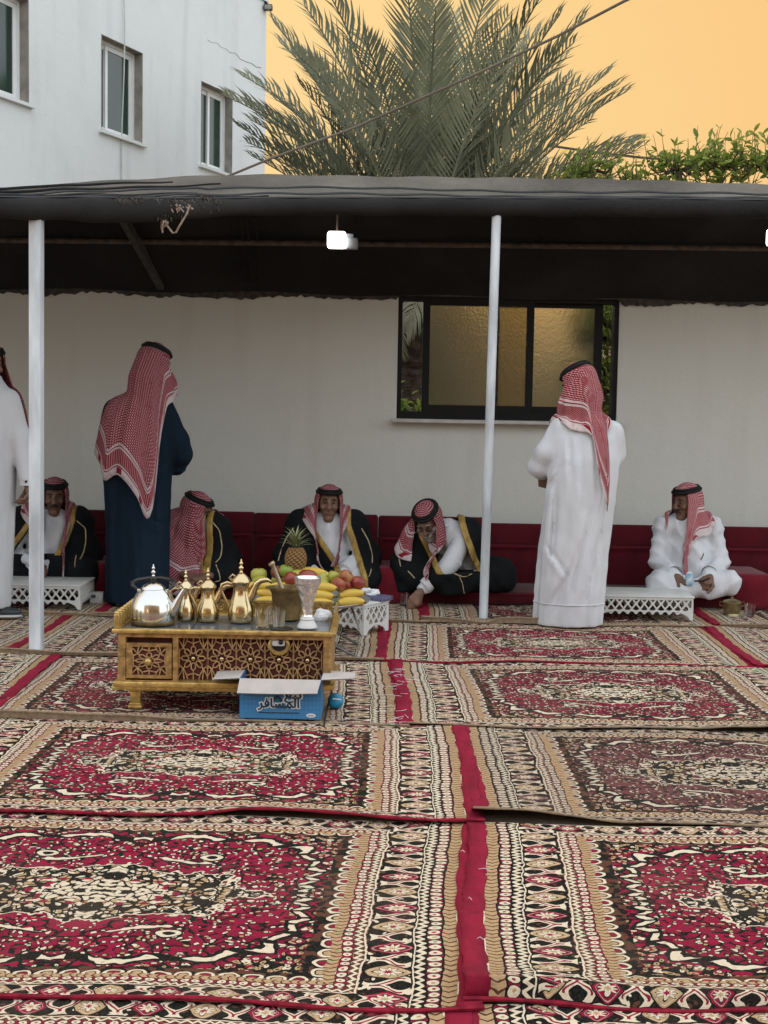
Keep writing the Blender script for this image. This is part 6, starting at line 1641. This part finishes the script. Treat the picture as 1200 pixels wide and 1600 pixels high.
def seated_man(label, loc, HM, c, xl, xr, skin, L, sc_kw, hands, extra=(), mats=('bisht', 'gold_thread'), rz=0, cords=(), **kw):
    g = seated(c); full, cut, trim = cloak(c, xl, xr, extra, ycut=kw.pop('ycut', -.0))
    o = person(label, loc, HM, skin, hands, (lambda P: g(P) + .03, (-.4, -.4, -.1), (.4, .3, .55)), rz=rz, neck=c['neck'], **kw)
    cloth('gown', g, (-.48, -.48, -.1), (.5, .36, .56), .0125, 'thobe', o)
    cloth('cloak', cut, (-.52, -.52, -.1), (.60, .38, .60), .0125, mats[0], o)
    cloth('gold_trim', trim, (-.40, -.45, -.02), (.45, .25, .60), .0085, mats[1], o)
    for path in cords:
        pts = []
        tt_ = np.linspace(0, len(path) - 1, (len(path) - 1) * 6 + 1); px9, pz9 = zip(*path)
        for x, z in zip(np.interp(tt_, range(len(path)), px9), np.interp(tt_, range(len(path)), pz9)):
            q = front_hit(full, x, z); pts.append(q + Vector((0, -.003, 0)))
        for _ in range(2): pts = [pts[0]] + [(pts[i - 1] + pts[i] * 2 + pts[i + 1]) / 4 for i in range(1, len(pts) - 1)] + [pts[-1]]
        MB().tube(pts, .0042, 6).build('piping', M['cord'], o)
    scarf(o, HM, lambda P: np.minimum(full(P), g(P)), L, kw.get('smat', 'shemagh'), **sc_kw)
    nk = np.array(c['neck'])
    MB().tube([(nk[0] + .064 * math.cos(a), nk[1] - .012 + .064 * math.sin(a), nk[2] + .052 + .01 * math.sin(a)) for a in np.linspace(0, 2 * math.pi, 21)], .014, 8, False).build('collar', M['thobe'], o)
    return o
SZ = .098
# 4: facing the fruit
c = base_joints(elR=(.25, -.06, .19), wrR=(.13, -.24, .125), wrL=(-.05, -.26, .10), seed=1)
HM4 = headM((.01, -.02, .548), 4, -3, 2)
p4 = seated_man('seated man in black cloak with gold trim facing the camera behind the fruit', (-.385, 9.02, SZ), HM4, c, [(.50, -.10), (.42, -.09), (.10, .13), (.02, .15)], [(.50, .12), (.42, .125), (.30, .17), (.10, .245), (.02, .25)], 'skin_pale',
                [(52, .64), (66, .69), (76, .56), (84, .30), (100, .25), (180, .32), (260, .25), (278, .30), (290, .50), (308, .58)], dict(open_=52, fold=.009, k=9, flare=.06, seed=3, front=84, gather=.07),
                [(frame((.12, -.27, .115), (-.55, -.65, -.35), (-.2, .3, -1), True), dict(curl=.6)), (frame((-.04, -.28, .10), (.7, -.6, -.3), (0, .2, -1)), dict(curl=.5))],
                cords=([(.235, .40), (.285, .32), (.315, .22), (.305, .13), (.27, .06)], [(-.22, .40), (-.27, .33), (-.31, .22), (-.32, .12)]))
cuff = MB().tube([(.20, -.16, .17), (.165, -.20, .15), (.13, -.25, .125)], [.066, .068, .060], 14).build('sleeve', M['thobe'], p4)
# 5: moustached man behind the left pole
c = base_joints(elL=(-.26, -.05, .2), wrL=(-.02, -.26, .11), wrR=(.0, -.25, .11), seed=4)
HM5 = headM((.035, -.02, .565), 12, 4, 0)
p5 = seated_man('seated moustached man in black cloak half hidden by the left tent pole', (-2.265, 9.0, SZ), HM5, c, [(.50, -.08), (.42, -.09), (.26, -.19), (.20, -.21)], [(.50, .145), (.42, .15), (.20, .085), (.06, .02)], 'skin',
                [(50, .60), (66, .70), (78, .58), (86, .32), (100, .26), (180, .32), (260, .27), (278, .34), (292, .62), (310, .62)], dict(open_=50, fold=.009, k=9, flare=.06, seed=7, front=84, gather=.075),
                [(frame((-.015, -.355, .165), (.75, -.45, -.40), (0, .3, -1)), dict(curl=.8))], moustache='hair',
                cords=([(.20, .42), (.255, .37), (.275, .28), (.262, .18)], [(.225, .20), (.24, .12)]))
MB().tube([(-.085, -.30, .185), (-.045, -.335, .175), (-.018, -.352, .166)], [.036, .034, .030], 14).build('cuff', M['thobe'], p5)
# 6: man turned to the right, looking down at his hands
c = base_joints(shL=(-.15, .05, .375), shR=(.14, -.02, .375), neck=(0, .02, .405), chest=(0, .02, .33), elL=(-.16, -.10, .17), elR=(.20, -.03, .17), wrL=(.04, -.27, .09), wrR=(.09, -.25, .09), knL=(-.22, -.22, .08), knR=(.25, -.18, .08), seed=6)
HM6 = headM((.02, -.03, .485), 74, 16, 0)
p6 = seated_man('seated man in black cloak looking down at his hands behind the coffee pots', (-1.285, 9.0, SZ), HM6, c, [(.47, .085), (.02, .09)], [(.47, .10), (.02, .105)], 'skin',
                [(44, .30), (70, .30), (120, .40), (180, .45), (215, .54), (240, .62), (262, .66), (285, .66), (302, .62), (318, .56)], dict(open_=42, fold=.008, k=12, flare=.14, seed=9),
                [(frame((.0, -.36, .10), (.85, -.4, -.1), (0, .3, -1)), dict(curl=.9)), (frame((.13, -.36, .095), (-.8, -.45, -.1), (0, .3, -1), True), dict(curl=.8))],
                cords=([(.13, .44), (.185, .38), (.205, .27), (.20, .20), (.175, .17)], [(.18, .16), (.205, .11), (.215, .06), (.18, .05)]))
# 7: man leaning forward to set down a glass
c = base_joints(pelvis=(.14, .10, .10), belly=(.10, .02, .22), chest=(.03, -.08, .335), neck=(-.03, -.13, .395), shL=(-.19, -.12, .36), shR=(.13, -.10, .375), elL=(-.26, -.16, .16), wrL=(-.16, -.26, .06), elR=(.02, -.30, .20), wrR=(-.16, -.36, .045), knL=(-.16, -.18, .09), knR=(.34, -.12, .10), anL=(.10, -.24, .05), anR=(.02, -.22, .05), seed=9)
HM7 = headM((-.135, -.235, .465), -18, 34, -8)
p7 = seated_man('bearded man in black cloak leaning forward to set down a glass', (.43, 9.0, SZ), HM7, c, [(.47, -.19), (.40, -.17), (.18, -.06), (.14, -.04)], [(.47, .07), (.40, .09), (.24, .15), (.14, .20)], 'skin_pale',
                [(50, .36), (66, .44), (84, .44), (110, .38), (180, .38), (250, .32), (310, .24)], dict(open_=50, fold=.009, k=9, flare=.12, seed=12),
                [(frame((-.185, -.385, .022), (-.55, -.45, -.75), (-.5, .1, -.6), True), dict(curl=.55, spread=.16))], beard='greyhair', glasses=True, ycut=-.02,
                extra=(((.34, -.10, .10), (.36, .05, .08), .13, .12), ((-.27, -.12, .18), (-.27, -.12, .0), .085, .09)),
                cords=([(-.21, .40), (-.31, .34), (-.33, .24), (-.31, .16)], [(-.27, .15), (-.22, .10)], [(.06, .14), (.09, .08), (.10, .02), (.12, -.02)], [(.03, .15), (.09, .125), (.16, .125)]))
MB().tube([(.10, -.14, .365), (.06, -.24, .285), (.005, -.315, .195), (-.07, -.345, .125), (-.155, -.365, .055)], [.062, .066, .064, .056, .050], 16).build('sleeve', M['thobe'], p7, True, 60)
# 8: man in white at the right
c = base_joints(shL=(-.165, .035, .455), shR=(.165, .035, .455), neck=(0, .035, .485), chest=(0, .03, .40), belly=(0, .04, .26), elL=(-.210, -.03, .22), elR=(.215, -.03, .22), wrL=(-.135, -.22, .150), wrR=(.085, -.24, .155), knL=(-.235, -.22, .09), knR=(.215, -.23, .105), seed=13)
g8 = seated(c)
HM8 = headM((-.025, -.005, .605), -56, 4, 0)
p8 = person('seated man in white robe looking left, holding a small blue pack', (2.055, 8.93, SZ), HM8, 'skin', [(frame((-.135, -.245, .145), (.75, -.45, -.35), (.1, .3, -1)), dict(curl=.9)), (frame((.085, -.265, .150), (-.55, -.65, -.35), (0, .4, -1), True), dict(curl=1.2))],
            neck=c['neck'], torso=(lambda P: g8(P) + .03, (-.4, -.4, -.1), (.4, .3, .6)), moustache='hair')
cloth('gown', g8, (-.42, -.46, -.05), (.42, .34, .62), .0105, 'thobe', p8)
MB().tube([(.064 * math.cos(a), .025 + .064 * math.sin(a), .532 + .012 * math.sin(a)) for a in np.linspace(0, 2 * math.pi, 21)], .016, 8, False).build('collar', M['thobe'], p8)
for xo in (-.016, .016):
    MB().tube([front_hit(g8, xo + (.50 - z) * .05, z) + Vector((0, -.001, 0)) for z in np.linspace(.50, .24, 12)], .003, 5).build('placket_seam', M['thobe'], p8)
MB().ball(front_hit(g8, .0, .485) + Vector((0, -.003, 0)), (.007, .004, .007), 8, 6).build('button', M['tissue'], p8)
MB().tube([front_hit(g8, .085, .30), front_hit(g8, .075, .27) + Vector((0, -.006, 0)), front_hit(g8, .06, .245) + Vector((0, -.006, 0))], .004, 6).build('pen', M['blackpl'], p8)
for x, z, a in ((-.135, .150, 60), (.085, .155, 60)):
    MB().lathe([(.048, -.01), (.054, .012), (.052, .034)], (0, 0, 0), 16, False).build('cuff', M['thobe'], p8).matrix_local = Matrix.Translation((x, -.225, z)) @ Matrix.Rotation(R(a), 4, 'X')
scarf(p8, HM8, g8, [(50, .42), (58, .62), (66, .66), (72, .58), (78, .34), (88, .24), (140, .24), (200, .30), (250, .34), (280, .34), (310, .30)], 'shemagh_pale', open_=50, fold=.010, k=8, flare=.14, seed=15, front=78)
hp8 = thing('blue_tissue_pack', 'small blue and white tissue pack held by the seated man in white', 'tissue pack', (2.055 - .06, 8.93 - .315, SZ + .135))
MB().rbox((0, 0, 0), (.045, .028, .080), .008).build('wrapper', pmat('blue_wrapper', (.06, .32, .50), .4, vs=22, col2=(.62, .70, .74)), hp8)
MB().rbox((0, -.002, .043), (.03, .012, .012), .004).build('tissue', M['tissue'], hp8)
kd = tag(MB().tube([(2.055 - .03, 8.60, SZ + .125), (2.055 + .02, 8.59, SZ + .130), (2.055 + .07, 8.61, SZ + .145)], .006, 6).build('pen_case', M['blackpl']), 'thin black pen case held between the hands of the seated man in white', 'pen case')
